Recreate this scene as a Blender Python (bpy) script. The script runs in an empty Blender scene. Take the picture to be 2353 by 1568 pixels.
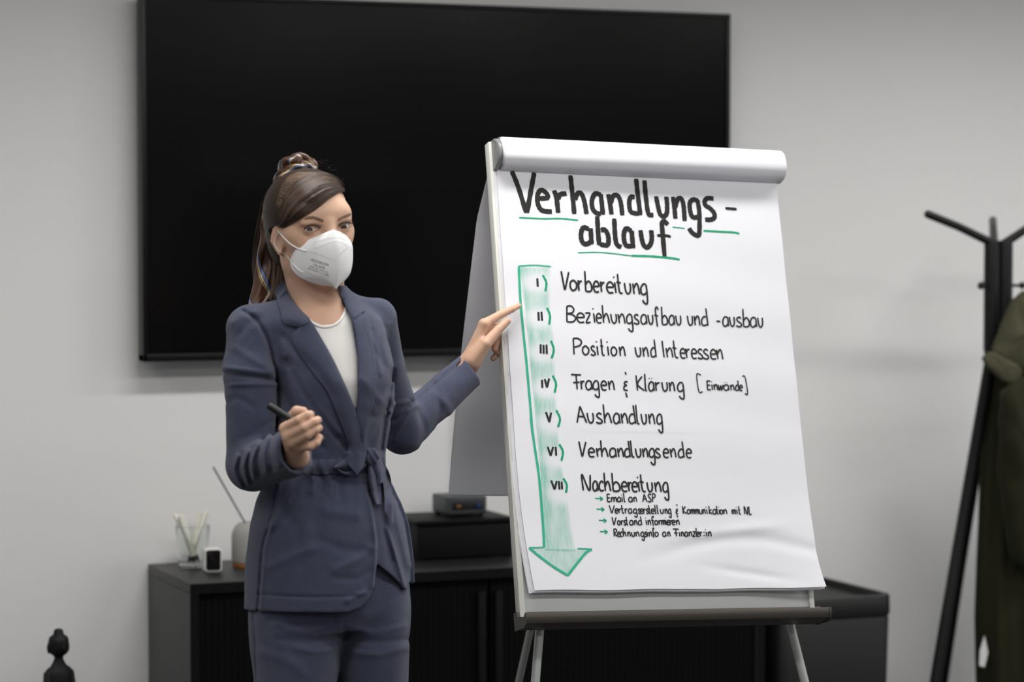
import bpy, bmesh, math, random
import numpy as np
from mathutils import Vector, Matrix, noise
from mathutils.bvhtree import BVHTree

scn = bpy.context.scene
COL = scn.collection

# ------------------------------------------------------------------ camera
CAM_POS = np.array([-2.48, -6.65, 1.60])
YAW = math.radians(22.2)
FPX = 5930.0                                  # focal length for a 2353 px wide frame
PITCH = math.atan(244 / FPX)
cam_data = bpy.data.cameras.new('camera')
cam = bpy.data.objects.new('camera', cam_data)
COL.objects.link(cam)
cam.location = CAM_POS
cam.rotation_euler = (math.pi / 2 - PITCH, 0, -YAW)
cam_data.sensor_fit = 'HORIZONTAL'
cam_data.sensor_width = 36.0
cam_data.lens = 36.0 * FPX / 2353
cam_data.clip_end = 60
cam_data.dof.use_dof = True
cam_data.dof.focus_distance = 5.48
cam_data.dof.aperture_fstop = 2.3
scn.camera = cam

# ------------------------------------------------------------------ world, exposure
world = bpy.data.worlds.new('world'); scn.world = world
world.use_nodes = True
world.node_tree.nodes['Background'].inputs[0].default_value = (0.8, 0.9, 1.0, 1)
world.node_tree.nodes['Background'].inputs[1].default_value = 0.05
scn.view_settings.view_transform = 'Standard'
scn.view_settings.look = 'None'
scn.view_settings.gamma = 1.0
scn.view_settings.use_curve_mapping = False
scn.view_settings.exposure = 0.08
try:
    scn.cycles.use_denoising = True
    scn.cycles.max_bounces = 8
    scn.cycles.sample_clamp_indirect = 6.0
except Exception:
    pass

# lamps: rows of linear ceiling luminaires (x, y, watts); the fittings are built with the room
CEIL = 2.85
LAMPS = [(-2.9, -1.6, 11), (-0.6, -1.6, 18), (1.7, -1.6, 23), (4.0, -1.6, 15),
         (-2.9, -3.0, 11), (-0.6, -3.0, 17), (1.7, -3.0, 13), (4.0, -3.0, 9),
         (-2.9, -5.4, 12), (-0.6, -5.4, 14), (1.7, -5.4, 12), (4.0, -5.4, 8),
         (-0.6, -8.0, 6), (1.7, -8.0, 6), (4.0, -8.0, 5)]
LAMP_LEN, LAMP_W = 1.5, 0.16
for lx, ly, lw in LAMPS:
    ld = bpy.data.lights.new('ceiling_strip_glow', 'AREA')
    ld.shape = 'RECTANGLE'; ld.size = LAMP_LEN; ld.size_y = LAMP_W
    ld.energy = lw; ld.spread = math.radians(156 if ly > -2 else 180); ld.color = (1.0, 0.985, 0.965)
    lo = bpy.data.objects.new('ceiling_strip_glow', ld); COL.objects.link(lo)
    lo.location = (lx, ly, CEIL - 0.125)
# daylight entering by the window of the right-hand wall
wd = bpy.data.lights.new('window_daylight', 'AREA'); wd.shape = 'RECTANGLE'; wd.size = 2.6; wd.size_y = 1.5
wd.energy = 18; wd.color = (0.90, 0.95, 1.0)
wo = bpy.data.objects.new('window_daylight', wd); COL.objects.link(wo)
wo.location = (5.40, -4.6, 1.75); wo.rotation_euler = (0, math.radians(90), 0)

# ------------------------------------------------------------------ helpers
_f = np.array([math.sin(YAW), math.cos(YAW), 0.0]); _r = np.array([math.cos(YAW), -math.sin(YAW), 0.0])
_z = np.array([0, 0, 1.0])
_F = _f * math.cos(PITCH) - _z * math.sin(PITCH); _U = _f * math.sin(PITCH) + _z * math.cos(PITCH)

def at(px, py, d):
    """world point seen at a photo position, d metres away (measured level)"""
    r = _F + _r * ((px - 1176.5) / FPX) + _U * ((784 - py) / FPX)
    return Vector(CAM_POS + r * (d / (r @ _f)))

def new_obj(name, data, parent=None):
    o = bpy.data.objects.new(name, data); COL.objects.link(o)
    if parent is not None: o.parent = parent
    return o

def empty(name, loc=(0, 0, 0), rotz=0.0, matrix=None):
    o = new_obj(name, None); o.empty_display_size = 0.1
    if matrix is not None: o.matrix_world = matrix
    else: o.location = loc; o.rotation_euler = (0, 0, rotz)
    return o

def tag(o, label=None, cat=None, group=None, kind=None):
    if label: o['label'] = label
    if cat: o['category'] = cat
    if group: o['group'] = group
    if kind: o['kind'] = kind
    return o

def emit(name, bm, m, parent=None, smooth=True, ang=40):
    me = bpy.data.meshes.new(name)
    bmesh.ops.recalc_face_normals(bm, faces=bm.faces[:])
    bm.to_mesh(me); bm.free()
    if m is not None: me.materials.append(m)
    if smooth:
        me.polygons.foreach_set('use_smooth', [True] * len(me.polygons))
        try: me.set_sharp_from_angle(angle=math.radians(ang))
        except Exception: pass
    return new_obj(name, me, parent)

def box(bm, lo, hi, bev=0.0, seg=2, mat=None):
    r = bmesh.ops.create_cube(bm, size=1.0)
    vs = r['verts']
    lo = Vector(lo); hi = Vector(hi)
    for v in vs:
        v.co = Vector((lo[i] + (hi[i] - lo[i]) * (v.co[i] + .5) for i in range(3)))
        if mat is not None: v.co = mat @ v.co
    if bev > 0:
        es = list({e for v in vs for e in v.link_edges})
        bmesh.ops.bevel(bm, geom=es, offset=bev, segments=seg, profile=.6, affect='EDGES')

def frames(pts):
    """parallel-transport frames along a polyline"""
    pts = [Vector(p) for p in pts]; out = []
    up = None
    for i in range(len(pts)):
        t = (pts[min(i + 1, len(pts) - 1)] - pts[max(i - 1, 0)])
        t = t.normalized() if t.length > 1e-9 else Vector((0, 0, 1))
        if up is None:
            a = Vector((0, 0, 1)) if abs(t.z) < .9 else Vector((1, 0, 0))
            up = (a - t * a.dot(t)).normalized()
        else:
            up = (up - t * up.dot(t)); up = up.normalized() if up.length > 1e-9 else t.orthogonal().normalized()
        out.append((pts[i], t, up, t.cross(up)))
    return out

def loft(bm, rings, closed=True, caps=True, uv=False):
    vs = [[bm.verts.new(p) for p in ring] for ring in rings]
    n = len(rings[0]); L = bm.loops.layers.uv.verify() if uv else None
    for i in range(len(rings) - 1):
        for j in range(n if closed else n - 1):
            q = [vs[i][j], vs[i][(j + 1) % n], vs[i + 1][(j + 1) % n], vs[i + 1][j]]
            try: f = bm.faces.new(q)
            except ValueError: continue
            if uv:
                us = [(i, j), (i, j + 1), (i + 1, j + 1), (i + 1, j)]
                for lp, (a, b) in zip(f.loops, us):
                    lp[L].uv = (b / (n if closed else n - 1), a / (len(rings) - 1))
    if caps and closed:
        for r in (vs[0][::-1], vs[-1]):
            try: bm.faces.new(r)
            except ValueError: pass
    return vs

def tube(bm, pts, r, n=12, caps=True, flat=1.0, uv=False):
    fr = frames(pts); rings = []
    for i, (p, t, a, b) in enumerate(fr):
        rr = r[i] if isinstance(r, (list, tuple)) else r
        rings.append([p + a * (math.cos(2 * math.pi * k / n) * rr * flat) + b * (math.sin(2 * math.pi * k / n) * rr) for k in range(n)])
    return loft(bm, rings, True, caps, uv)

def lathe(bm, prof, n=32, c=(0, 0, 0)):
    c = Vector(c)
    loft(bm, [[c + Vector((r * math.cos(2 * math.pi * k / n), r * math.sin(2 * math.pi * k / n), z)) for k in range(n)] for r, z in prof])

def cat(pts, m=8):
    """Catmull-Rom through control points"""
    P = [np.array(p, float) for p in pts]
    if len(P) < 3:
        return [P[0] + (P[-1] - P[0]) * (k / m) for k in range(m + 1)]
    Q = [2 * P[0] - P[1]] + P + [2 * P[-1] - P[-2]]
    out = []
    for i in range(1, len(Q) - 2):
        a, b, c, d = Q[i - 1:i + 3]
        for k in range(m):
            t = k / m
            out.append(.5 * (2 * b + (c - a) * t + (2 * a - 5 * b + 4 * c - d) * t * t + (3 * b - a - 3 * c + d) * t ** 3))
    out.append(P[-1]); return out

def resample(pts, n):
    P = np.array([np.array(p, float) for p in pts])
    s = np.r_[0, np.cumsum(np.linalg.norm(np.diff(P, axis=0), axis=1))]
    q = np.linspace(0, s[-1], n)
    return np.stack([np.interp(q, s, P[:, k]) for k in range(P.shape[1])], 1)

# ------------------------------------------------------------------ materials
def srgb(r, g, b):
    f = lambda c: (c / 255) / 12.92 if c <= 10 else (((c / 255) + .055) / 1.055) ** 2.4
    return (f(r), f(g), f(b), 1)

def mat(name, col, rough=.5, metal=0.0, spec=.5, bump=None, mottle=None, coat=0.0, trans=0.0, sheen=0.0, sss=0.0):
    m = bpy.data.materials.new(name); m.use_nodes = True
    nt = m.node_tree; b = nt.nodes['Principled BSDF']
    b.inputs['Base Color'].default_value = col if len(col) == 4 else (*col, 1)
    b.inputs['Roughness'].default_value = rough; b.inputs['Metallic'].default_value = metal
    b.inputs['Specular IOR Level'].default_value = spec
    if coat: b.inputs['Coat Weight'].default_value = coat
    if trans: b.inputs['Transmission Weight'].default_value = trans
    if sheen: b.inputs['Sheen Weight'].default_value = sheen
    if sss:
        b.inputs['Subsurface Weight'].default_value = sss
        b.inputs['Subsurface Radius'].default_value = (1.0, .35, .2); b.inputs['Subsurface Scale'].default_value = .006
    if bump or mottle:
        tc = nt.nodes.new('ShaderNodeTexCoord')
    if bump:
        sc, st, stretch = bump if len(bump) == 3 else (*bump, (1, 1, 1))
        mp = nt.nodes.new('ShaderNodeMapping'); mp.inputs['Scale'].default_value = stretch
        nz = nt.nodes.new('ShaderNodeTexNoise'); nz.inputs['Scale'].default_value = sc; nz.inputs['Detail'].default_value = 5
        bp = nt.nodes.new('ShaderNodeBump'); bp.inputs['Strength'].default_value = st; bp.inputs['Distance'].default_value = .01
        nt.links.new(tc.outputs['Object'], mp.inputs[0]); nt.links.new(mp.outputs[0], nz.inputs['Vector'])
        nt.links.new(nz.outputs[0], bp.inputs['Height']); nt.links.new(bp.outputs[0], b.inputs['Normal'])
    if mottle:
        sc, c2 = mottle
        nz2 = nt.nodes.new('ShaderNodeTexNoise'); nz2.inputs['Scale'].default_value = sc; nz2.inputs['Detail'].default_value = 4
        mx = nt.nodes.new('ShaderNodeMix'); mx.data_type = 'RGBA'
        mx.inputs[6].default_value = b.inputs['Base Color'].default_value; mx.inputs[7].default_value = c2 if len(c2) == 4 else (*c2, 1)
        nt.links.new(tc.outputs['Object'], nz2.inputs['Vector']); nt.links.new(nz2.outputs[0], mx.inputs[0]); nt.links.new(mx.outputs[2], b.inputs['Base Color'])
    return m

M = {}
M['wall'] = mat('wall_paint', (.85, .85, .84), .9, spec=.2, bump=(160, .06), mottle=(3, (.83, .83, .825)))
M['ceiling'] = mat('ceiling_paint', (.78, .78, .76), .95, spec=.1)
M['floor'] = mat('grey_carpet', (.075, .075, .078), 1, spec=.1, bump=(600, .4), mottle=(250, (.05, .05, .053)))
M['trim'] = mat('white_plastic_trim', (.72, .72, .70), .5)
M['screen'] = mat('glossy_black_screen', (.0022, .0022, .0023), .17, spec=.16)
M['bezel'] = mat('black_bezel_plastic', (.005, .005, .006), .35, spec=.25)
M['black_wood'] = mat('black_laminate', (.012, .012, .0125), .42, spec=.42, bump=(90, .03))
M['grey_side'] = mat('anthracite_laminate', (.045, .045, .046), .5, spec=.4)
M['tambour'] = mat('black_tambour', (.0026, .0026, .0028), .7, spec=.1)
M['anth'] = mat('anthracite_plastic', (.0065, .0065, .0067), .5, spec=.4, bump=(300, .03))
M['black_box'] = mat('matt_black_plastic', (.003, .003, .0033), .55, spec=.2)
M['metal_grey'] = mat('dark_grey_metal', (.06, .065, .07), .4, metal=.3)
M['port'] = mat('black_port', (.004, .004, .005), .5)
M['blue'] = mat('blue_connector', (.01, .03, .12), .4)
M['orange'] = mat('orange_connector', (.20, .09, .02), .4)
M['white_plastic'] = mat('white_plastic', (.74, .74, .71), .35)
M['clock_face'] = mat('black_clock_glass', (.006, .005, .005), .12, spec=.4)
M['pen_white'] = mat('white_pen_plastic', (.85, .84, .74), .4)
M['pen_dark'] = mat('dark_pen_grip', (.02, .02, .022), .5)
M['glass'] = mat('clear_glass', (.96, .98, .97), .03, trans=1.0)
M['stone'] = mat('grey_concrete', (.40, .395, .375), .85, spec=.2, bump=(220, .25), mottle=(90, (.36, .355, .335)))
M['cork'] = mat('orange_wood', (.42, .17, .035), .6, mottle=(60, (.33, .12, .02)))
M['reed'] = mat('dark_green_rod', (.035, .06, .05), .4)
M['rack'] = mat('black_lacquer', (.006, .006, .0065), .38, spec=.35)
M['statue'] = mat('black_cast_resin', (.006, .006, .0065), .55, spec=.3, bump=(120, .1))
M['olive'] = mat('olive_cotton', (.024, .025, .0115), .85, spec=.12, bump=(500, .15), mottle=(35, (.016, .017, .008)), sheen=.03)
M['olive_light'] = mat('faded_olive_cotton', (.075, .075, .046), .9, spec=.12, bump=(400, .2), mottle=(30, (.055, .055, .033)))
M['lamp_glow'] = mat('lamp_diffuser', (.8, .8, .8), .6)
M['lamp_glow'].node_tree.nodes['Principled BSDF'].inputs['Emission Color'].default_value = (1, .97, .94, 1)
M['lamp_glow'].node_tree.nodes['Principled BSDF'].inputs['Emission Strength'].default_value = 2.5
M['tag'] = mat('white_label', (.7, .7, .7), .6)

# ================================================================== the room
RX0, RX1, RY0 = -5.5, 5.5, -10.0
def slab(name, lo, hi, m):
    bm = bmesh.new(); box(bm, lo, hi); o = emit(name, bm, M[m], smooth=False); o['kind'] = 'structure'; return o
slab('floor', (RX0, RY0, -.1), (RX1, 0, 0), 'floor')
slab('ceiling', (RX0, RY0, CEIL), (RX1, 0, CEIL + .1), 'ceiling')
slab('wall_back', (RX0 - .1, 0, -.1), (RX1 + .1, .1, CEIL + .1), 'wall')
slab('wall_left', (RX0 - .1, RY0, -.1), (RX0, 0, CEIL + .1), 'wall')
slab('wall_front', (RX0 - .1, RY0 - .1, -.1), (RX1 + .1, RY0, CEIL + .1), 'wall')
# right wall with its window
for nm, a, b in (('wall_right', (RX1, RY0, -.1), (RX1 + .1, -6.0, CEIL + .1)), ('wall_right', (RX1, -3.2, -.1), (RX1 + .1, 0, CEIL + .1)),
                 ('wall_right', (RX1, -6.0, -.1), (RX1 + .1, -3.2, .95)), ('wall_right', (RX1, -6.0, 2.55), (RX1 + .1, -3.2, CEIL + .1))):
    slab(nm, a, b, 'wall')
bm = bmesh.new()
for a, b in (((RX1 + .01, -6.0, .95), (RX1 + .08, -5.93, 2.55)), ((RX1 + .01, -3.27, .95), (RX1 + .08, -3.2, 2.55)), ((RX1 + .01, -4.63, .95), (RX1 + .08, -4.57, 2.55)),
             ((RX1 + .01, -6, .95), (RX1 + .08, -3.2, 1.02)), ((RX1 + .01, -6, 2.48), (RX1 + .08, -3.2, 2.55))):
    box(bm, a, b, .004)
wf = emit('window_1', bm, M['trim']); wf['kind'] = 'structure'
slab('baseboard_back', (RX0, -.015, 0), (RX1, 0, .07), 'trim')

for lx, ly, lw in LAMPS:
    t = empty('ceiling_lamp', (lx, ly, CEIL - .06))
    tag(t, 'white linear lamp fixed to the ceiling of the meeting room', 'lamp', 'linear lamps on the ceiling')
    bm = bmesh.new()
    box(bm, (-LAMP_LEN / 2 - .03, -LAMP_W / 2 - .03, -.01), (LAMP_LEN / 2 + .03, -LAMP_W / 2 - .005, .06))
    box(bm, (-LAMP_LEN / 2 - .03, LAMP_W / 2 + .005, -.01), (LAMP_LEN / 2 + .03, LAMP_W / 2 + .03, .06))
    box(bm, (-LAMP_LEN / 2 - .03, -LAMP_W / 2 - .03, .04), (LAMP_LEN / 2 + .03, LAMP_W / 2 + .03, .06))
    emit('housing', bm, M['trim'], t, smooth=False)
    bm = bmesh.new(); box(bm, (-LAMP_LEN / 2, -LAMP_W / 2, -.06), (LAMP_LEN / 2, LAMP_W / 2, .038), .01); emit('diffuser', bm, M['lamp_glow'], t)

# television on its bracket
tv = tag(empty('television', (0.013, -.055, 1.27)), 'large black flat screen television hanging on the grey wall', 'television')
TW, THh = .851, .955
bm = bmesh.new()
for a, b in (((-TW, -.04, 0), (TW, .012, .020)), ((-TW, -.04, THh - .012), (TW, .012, THh)), ((-TW, -.04, 0), (-TW + .012, .012, THh)), ((TW - .012, -.04, 0), (TW, .012, THh))):
    box(bm, a, b, .003)
emit('bezel', bm, M['bezel'], tv)
bm = bmesh.new(); box(bm, (-TW + .011, -.034, .018), (TW - .011, -.028, THh - .011)); emit('screen', bm, M['screen'], tv, smooth=False)
bm = bmesh.new(); box(bm, (-TW + .005, -.028, .004), (TW - .005, .005, THh - .004), .004); emit('back_panel', bm, M['bezel'], tv)
bm = bmesh.new(); box(bm, (-.35, .005, .25), (.35, .05, .34), .002); box(bm, (-.35, .005, .6), (.35, .05, .69), .002); emit('wall_bracket', bm, M['metal_grey'], tv)

# white cable duct under the television
bm = bmesh.new(); box(bm, (-.018, -.022, .655), (.040, 0, 1.31), .004)
d = emit('cable_duct', bm, M['trim']); d.location = (.083, 0, 0)
tag(d, 'white plastic cable duct running down the wall below the television', 'cable duct')

# sideboard with tambour front
CX0, CX1, CY, CT = -.808, .80, -.433, .732
cb = tag(empty('sideboard', ((CX0 + CX1) / 2, CY / 2, 0)), 'low black tambour sideboard standing along the wall under the television', 'sideboard')
ox, oy = (CX0 + CX1) / 2, CY / 2
def cbox(nm, m, *bs, bev=.002):
    bm = bmesh.new()
    for a, b in bs: box(bm, (a[0] - ox, a[1] - oy, a[2]), (b[0] - ox, b[1] - oy, b[2]), bev)
    return emit(nm, bm, M[m], cb)
cbox('top_panel', 'black_wood', ((CX0, CY, CT - .025), (CX1, -.01, CT)))
cbox('side_panel', 'grey_side', ((CX0, CY, .05), (CX0 + .022, -.01, CT - .0255)))
cbox('side_panel', 'grey_side', ((CX1 - .022, CY, .05), (CX1, -.01, CT - .0255)))
cbox('front_edge_shade', 'black_box', ((CX0, CY - .003, .05), (CX0 + .022, CY - .0005, CT - .026)), ((CX1 - .022, CY - .003, .05), (CX1, CY - .0005, CT - .026)), ((CX0, CY - .003, CT - .026), (CX1, CY - .0005, CT - .0015)), bev=0)  # thin black strips added over the front edges to paint their shade
cbox('back_panel', 'black_wood', ((CX0 + .022, -.03, .05), (CX1 - .022, -.012, CT - .026)))
cbox('bottom_panel', 'black_wood', ((CX0 + .022, CY + .01, .05), (CX1 - .022, -.03, .08)))
cbox('plinth', 'black_wood', ((CX0 + .03, CY + .04, 0), (CX1 - .03, -.04, .05)))
for side in (0, 1):                                   # two roller shutters of narrow vertical slats
    xa = CX0 + .024 if side == 0 else (CX0 + CX1) / 2 + .004
    xb = (CX0 + CX1) / 2 - .004 if side == 0 else CX1 - .024
    bm = bmesh.new(); nsl = 46; st = (xb - xa) / nsl
    ring0 = []
    for k in range(nsl):
        for fx, fy in ((0, .0015), (.1, 0), (.9, 0), (1, .0015)):
            ring0.append((xa + (k + fx) * st - ox, CY + .008 + fy - oy))
    prof = ring0 + [(xb - ox, CY + .02 - oy), (xa - ox, CY + .02 - oy)]
    loft(bm, [[(x, y, z) for x, y in prof] for z in (.082, CT - .027)])
    sh = emit('roller_shutter', bm, M['tambour'], cb, smooth=False)
    bm = bmesh.new(); hx = (xb - .03 if side == 0 else xa + .01) - ox
    box(bm, (hx, CY - .004 - oy, .12), (hx + .02, CY + .009 - oy, CT - .06), .002); emit('handle_strip', bm, M['black_box'], sh)

# dark plastic bin standing beside the sideboard
bn = tag(empty('plastic_bin', (1.01, -.26, 0)), 'dark grey plastic bin with rounded corners and recessed lid right of the sideboard', 'bin')
def rrect(hx, hy, r, z, n=6, c=(0, 0)):
    out = []
    for sx, sy, a0 in ((1, 1, 0), (-1, 1, 90), (-1, -1, 180), (1, -1, 270)):
        for k in range(n + 1):
            a = math.radians(a0 + 90 * k / n)
            out.append((c[0] + sx * (hx - r) + r * math.cos(a), c[1] + sy * (hy - r) + r * math.sin(a), z))
    return out
BH = .605
bm = bmesh.new(); loft(bm, [rrect(.155, .185, .03, 0), rrect(.165, .195, .035, .02), rrect(.175, .205, .035, BH - .065), rrect(.172, .202, .034, BH - .06)]); emit('bin_body', bm, M['anth'], bn)
bm = bmesh.new(); loft(bm, [rrect(.176, .206, .036, BH - .058), rrect(.178, .208, .036, BH - .05), rrect(.177, .207, .036, BH - .004), rrect(.174, .204, .036, BH), rrect(.160, .190, .03, BH), rrect(.157, .187, .03, BH - .018)]); emit('lid', bm, M['anth'], bn)

# box and small computer on the sideboard
BX = bxo = tag(empty('black_box', (0.0, -.13, CT)), 'large plain black box on the sideboard behind the flip chart', 'box')
p0 = at(945, 1282, 6.90); p1 = at(1164, 1272, 6.98)
bm = bmesh.new(); box(bm, (-.13, -.095, .004), (.145, .105, .094), .006); emit('case', bm, M['black_box'], bxo)
bm = bmesh.new(); loft(bm, [rrect(.138, .103, .01, .094, c=(.0075, .005)), rrect(.143, .108, .012, .098, c=(.0075, .005)), rrect(.143, .108, .012, .104, c=(.0075, .005)), rrect(.138, .103, .01, .107, c=(.0075, .005))]); emit('top_lip', bm, M['black_box'], bxo)
for sx in (-.12, .135):
    for sy in (-.08, .09): bm = bmesh.new(); box(bm, (sx - .01, sy - .01, 0), (sx + .01, sy + .01, .005)); emit('foot', bm, M['black_box'], bxo)
mp = tag(empty('mini_computer', (.03, -.12, CT + .107)), 'small grey box with blue and orange sockets on top of the black box', 'computer')
bm = bmesh.new(); box(bm, (-.058, -.058, .006), (.058, .058, .056), .006, 3); emit('case', bm, M['metal_grey'], mp)
bm = bmesh.new(); box(bm, (-.043, -.0595, .020), (.045, -.0575, .041), .001); pp = emit('port_panel', bm, M['port'], mp)
bm = bmesh.new(); box(bm, (-.031, -.063, .026), (-.019, -.059, .034), .001); emit('orange_socket', bm, M['orange'], pp)
bm = bmesh.new(); box(bm, (.024, -.063, .025), (.040, -.059, .036), .001); emit('blue_socket', bm, M['blue'], pp)
for sx in (-.045, .045):
    for sy in (-.045, .045): bm = bmesh.new(); lathe(bm, [(.007, 0), (.007, .007)], 12, (sx, sy, 0)); emit('foot', bm, M['black_box'], mp)

# tumbler with white pens
gl = tag(empty('glass_tumbler', (-.715, -.118, CT)), 'clear glass tumbler holding white pens on the left end of the sideboard', 'glass')
bm = bmesh.new(); lathe(bm, [(.0, 0), (.034, 0), (.037, .003), (.041, .06), (.0445, .108), (.0443, .109), (.0425, .108), (.0392, .06), (.035, .012), (.0, .010)], 40)
emit('tumbler_wall', bm, M['glass'], gl)
PENS = [(-.020, .010, -.046, .012, .140), (-.006, -.004, -.028, -.006, .137), (.006, .012, .024, .020, .143), (.014, -.006, .036, .002, .142), (.006, .018, .044, .024, .141), (.0, -.012, -.037, -.012, .139)]
TXT = ['farthest left of the pens in the glass tumbler, leaning left', 'second from the left of the pens in the glass, leaning left', 'third of the pens from the right in the glass, leaning right', 'second of the pens from the right in the glass, leaning right', 'farthest right of the pens in the glass tumbler, leaning right', 'front one of the left-leaning pens in the glass tumbler']
for (bx, by, tx, ty, h), tt in zip(PENS, TXT):
    pr = tag(empty('white_pen', (-.715, -.118, CT)), 'white pen, ' + tt, 'pen', 'white pens in the glass tumbler')
    b0 = Vector((-bx * .9, by * .6, .014)); t0 = Vector((tx, ty * .8, h)); ax = (t0 - b0)
    bm = bmesh.new(); tube(bm, [b0 + ax * .13, b0 + ax * .6, b0 + ax * .985, t0], [.0058, .0058, .0058, .004], 12); emit('barrel', bm, M['pen_white'], pr)
    bm = bmesh.new(); tube(bm, [b0, b0 + ax * .05, b0 + ax * .13], [.0015, .0048, .0056], 12); emit('dark_grip', bm, M['pen_dark'], pr)

# small white desk clock
ck = tag(empty('desk_clock', at(487, 1318, 6.62), math.radians(-5)), 'small white cube clock with black display in front of the glass tumbler', 'clock')
ck.location.z = CT
bm = bmesh.new(); loft(bm, [[(x, y, z + .0315) for x, z, _ in rrect(.0232 * s, .0312 * s, .009 * s, 0)] for y, s in ((-.020, .90), (-.0185, .97), (-.016, 1), (.016, 1), (.02, .95))]); emit('clock_body', bm, M['white_plastic'], ck)
bm = bmesh.new(); loft(bm, [[(x, y, z + .0325) for x, z, _ in rrect(.0190 * s, .0262 * s, .006, 0)] for y, s in ((-.0195, 1), (-.0208, 1), (-.0212, .97))]); emit('clock_display', bm, M['clock_face'], ck)

# concrete reed diffuser
vs = tag(empty('diffuser_vase', at(581, 1298, 6.74)), 'grey concrete diffuser bottle with an orange wooden foot behind the woman', 'vase')
vs.location.z = CT; 
bm = bmesh.new(); lathe(bm, [(0, 0), (.052, 0), (.053, .002), (.053, .0125), (0, .0125)], 48); emit('wooden_foot', bm, M['cork'], vs)
bm = bmesh.new(); lathe(bm, [(0, .0125), (.054, .0125), (.0555, .016), (.0555, .078), (.053, .092), (.046, .105), (.037, .113), (.022, .1165), (.012, .1168), (.011, .10), (0, .10)], 48); emit('bottle', bm, M['stone'], vs)
rd = bmesh.new()
pb = at(562, 1200, 6.72); pt = at(490, 1074, 6.66)
tube(rd, [pb + (pb - pt) * .25, pb, (pb + pt) / 2, pt], .0023, 8)
tag(emit('diffuser_reed', rd, M['reed']), 'thin dark green stick leaning left out of the concrete diffuser bottle', 'stick')

# seated black statue on a low side table
tb = tag(empty('side_table', (-1.12, -.33, 0)), 'low black side table under the black statue left of the sideboard', 'table')
bm = bmesh.new(); lathe(bm, [(0, .295), (.16, .295), (.163, .302), (.163, .312), (.16, .315), (0, .315)], 48); emit('table_top', bm, M['black_wood'], tb)
bm = bmesh.new(); lathe(bm, [(.018, .015), (.018, .296)], 20); emit('column', bm, M['rack'], tb)
bm = bmesh.new(); lathe(bm, [(0, 0), (.12, 0), (.12, .008), (.03, .016), (0, .016)], 40); emit('foot', bm, M['rack'], tb)
st = tag(empty('seated_statue', (-1.116, -.33, .315)), 'small black seated figure with a topknot at the lower left edge, left of the sideboard', 'statue')

# ================================================================== coat rack and coat
rk = tag(empty('coat_rack', (1.556, -.40, 0)), 'black coat rack with splayed arms and legs standing before the right wall area', 'coat rack')
RX, RY = 1.556, -.40
def rpt(px, py, y):                                     # photo position on the plane y = const, in rack space
    r = _F + _r * ((px - 1176.5) / FPX) + _U * ((784 - py) / FPX)
    p = CAM_POS + r * ((y - CAM_POS[1]) / r[1])
    return Vector((p[0] - RX, p[1] - RY, p[2]))
ztop = rpt(2290, 553, RY).z; zlow = rpt(2290, 800, RY).z
ARM = [((rpt(2128, 491, RY - .03)), 0), (Vector((.15, -.05, ztop + .075)), 1), (Vector((.105, .19, ztop + .06)), 2)]
base = [Vector((-.0215, -.004, 0)), Vector((.0215, -.004, 0)), Vector((0, .020, 0))]
lf = rpt(2150, 1568, RY - .06); lk = Vector((-.018, -.004, zlow))
dirL = (lf - lk); footL = lk + dirL * (zlow / (zlow - lf.z))
FEET = [footL, Vector((-footL.x * .98, -.02, 0)), Vector((-.02, .32, 0))]
for k in range(3):
    b = base[k]; bm = bmesh.new()
    top = Vector((b.x, b.y, ztop)); low = Vector((b.x, b.y, zlow))
    tip = ARM[k][0]; ft = FEET[k]
    rr = .0225
    tube(bm, [ft, ft + (low - ft) * .5, low - Vector((0, 0, .03)), low, low + Vector((0, 0, .05)), (low + top) / 2, top - Vector((0, 0, .012)), top], [.0165, .0165, .0185, rr, rr, rr, rr, .021], 20)
    emit('pole', bm, M['rack'], rk)
    bm = bmesh.new(); d = (tip - top); tube(bm, [top - d.normalized() * .012 - Vector((0, 0, .008)), top + d * .5, tip - d * .02, tip], [.0125, .0115, .0115, .009], 16)
    emit('arm', bm, M['rack'], rk)
zp = rpt(2245, 657, RY).z
for (dx, dy) in ((-.062, -.012), (.075, -.012), (.0, .08)):
    bm = bmesh.new(); s = Vector((dx, dy, 0)).normalized()
    e = Vector((dx, dy, zp)); a = Vector((0, 0, zp)) + s * .015
    tube(bm, [a, e - s * .008], .0045, 10)
    r = bmesh.ops.create_uvsphere(bm, u_segments=16, v_segments=10, radius=.0105, matrix=Matrix.Translation(e))
    emit('peg', bm, M['rack'], rk)

# olive coat hanging on the rack (its right half lies outside the frame)
ct = tag(empty('olive_coat', (1.66, -.42, 0)), 'olive green cotton coat hanging on the right side of the black coat rack', 'coat')
CXo, CYo = 1.66, -.42
prof = [(800, 2300, 2362), (850, 2285, 2400), (910, 2278, 2440), (1000, 2272, 2475), (1100, 2266, 2490), (1200, 2262, 2500), (1300, 2258, 2500), (1420, 2255, 2505), (1540, 2258, 2510), (1640, 2262, 2515), (1760, 2268, 2520)]
rings = []
rng = random.Random(4)
for i, (py, xl, xr) in enumerate(prof):
    a = rpt(xl, py, CYo); b = rpt(xr, py, CYo)
    cx = (a.x + b.x) / 2 + RX - CXo; hw = (b.x - a.x) / 2; z = a.z
    ring = []; n = 96; hd = .05 + .05 * min(1, i / 4)
    for k in range(n):
        th_ = 2 * math.pi * k / n
        fold = 1 + .0 * i
        rr_ = .010 * math.sin(th_ * 9 + .5 * math.sin(i * .9)) * min(1, i / 3) + .006 * math.sin(th_ * 17 + 1.3 + i * .2) * min(1, i / 3)
        x = cx + (hw + rr_ * .3) * math.copysign(abs(math.cos(th_)) ** .8, math.cos(th_))
        y = (hd + rr_ * 1.6) * math.copysign(abs(math.sin(th_)) ** .8, math.sin(th_))
        ring.append((x, y, z))
    rings.append(ring)
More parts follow.
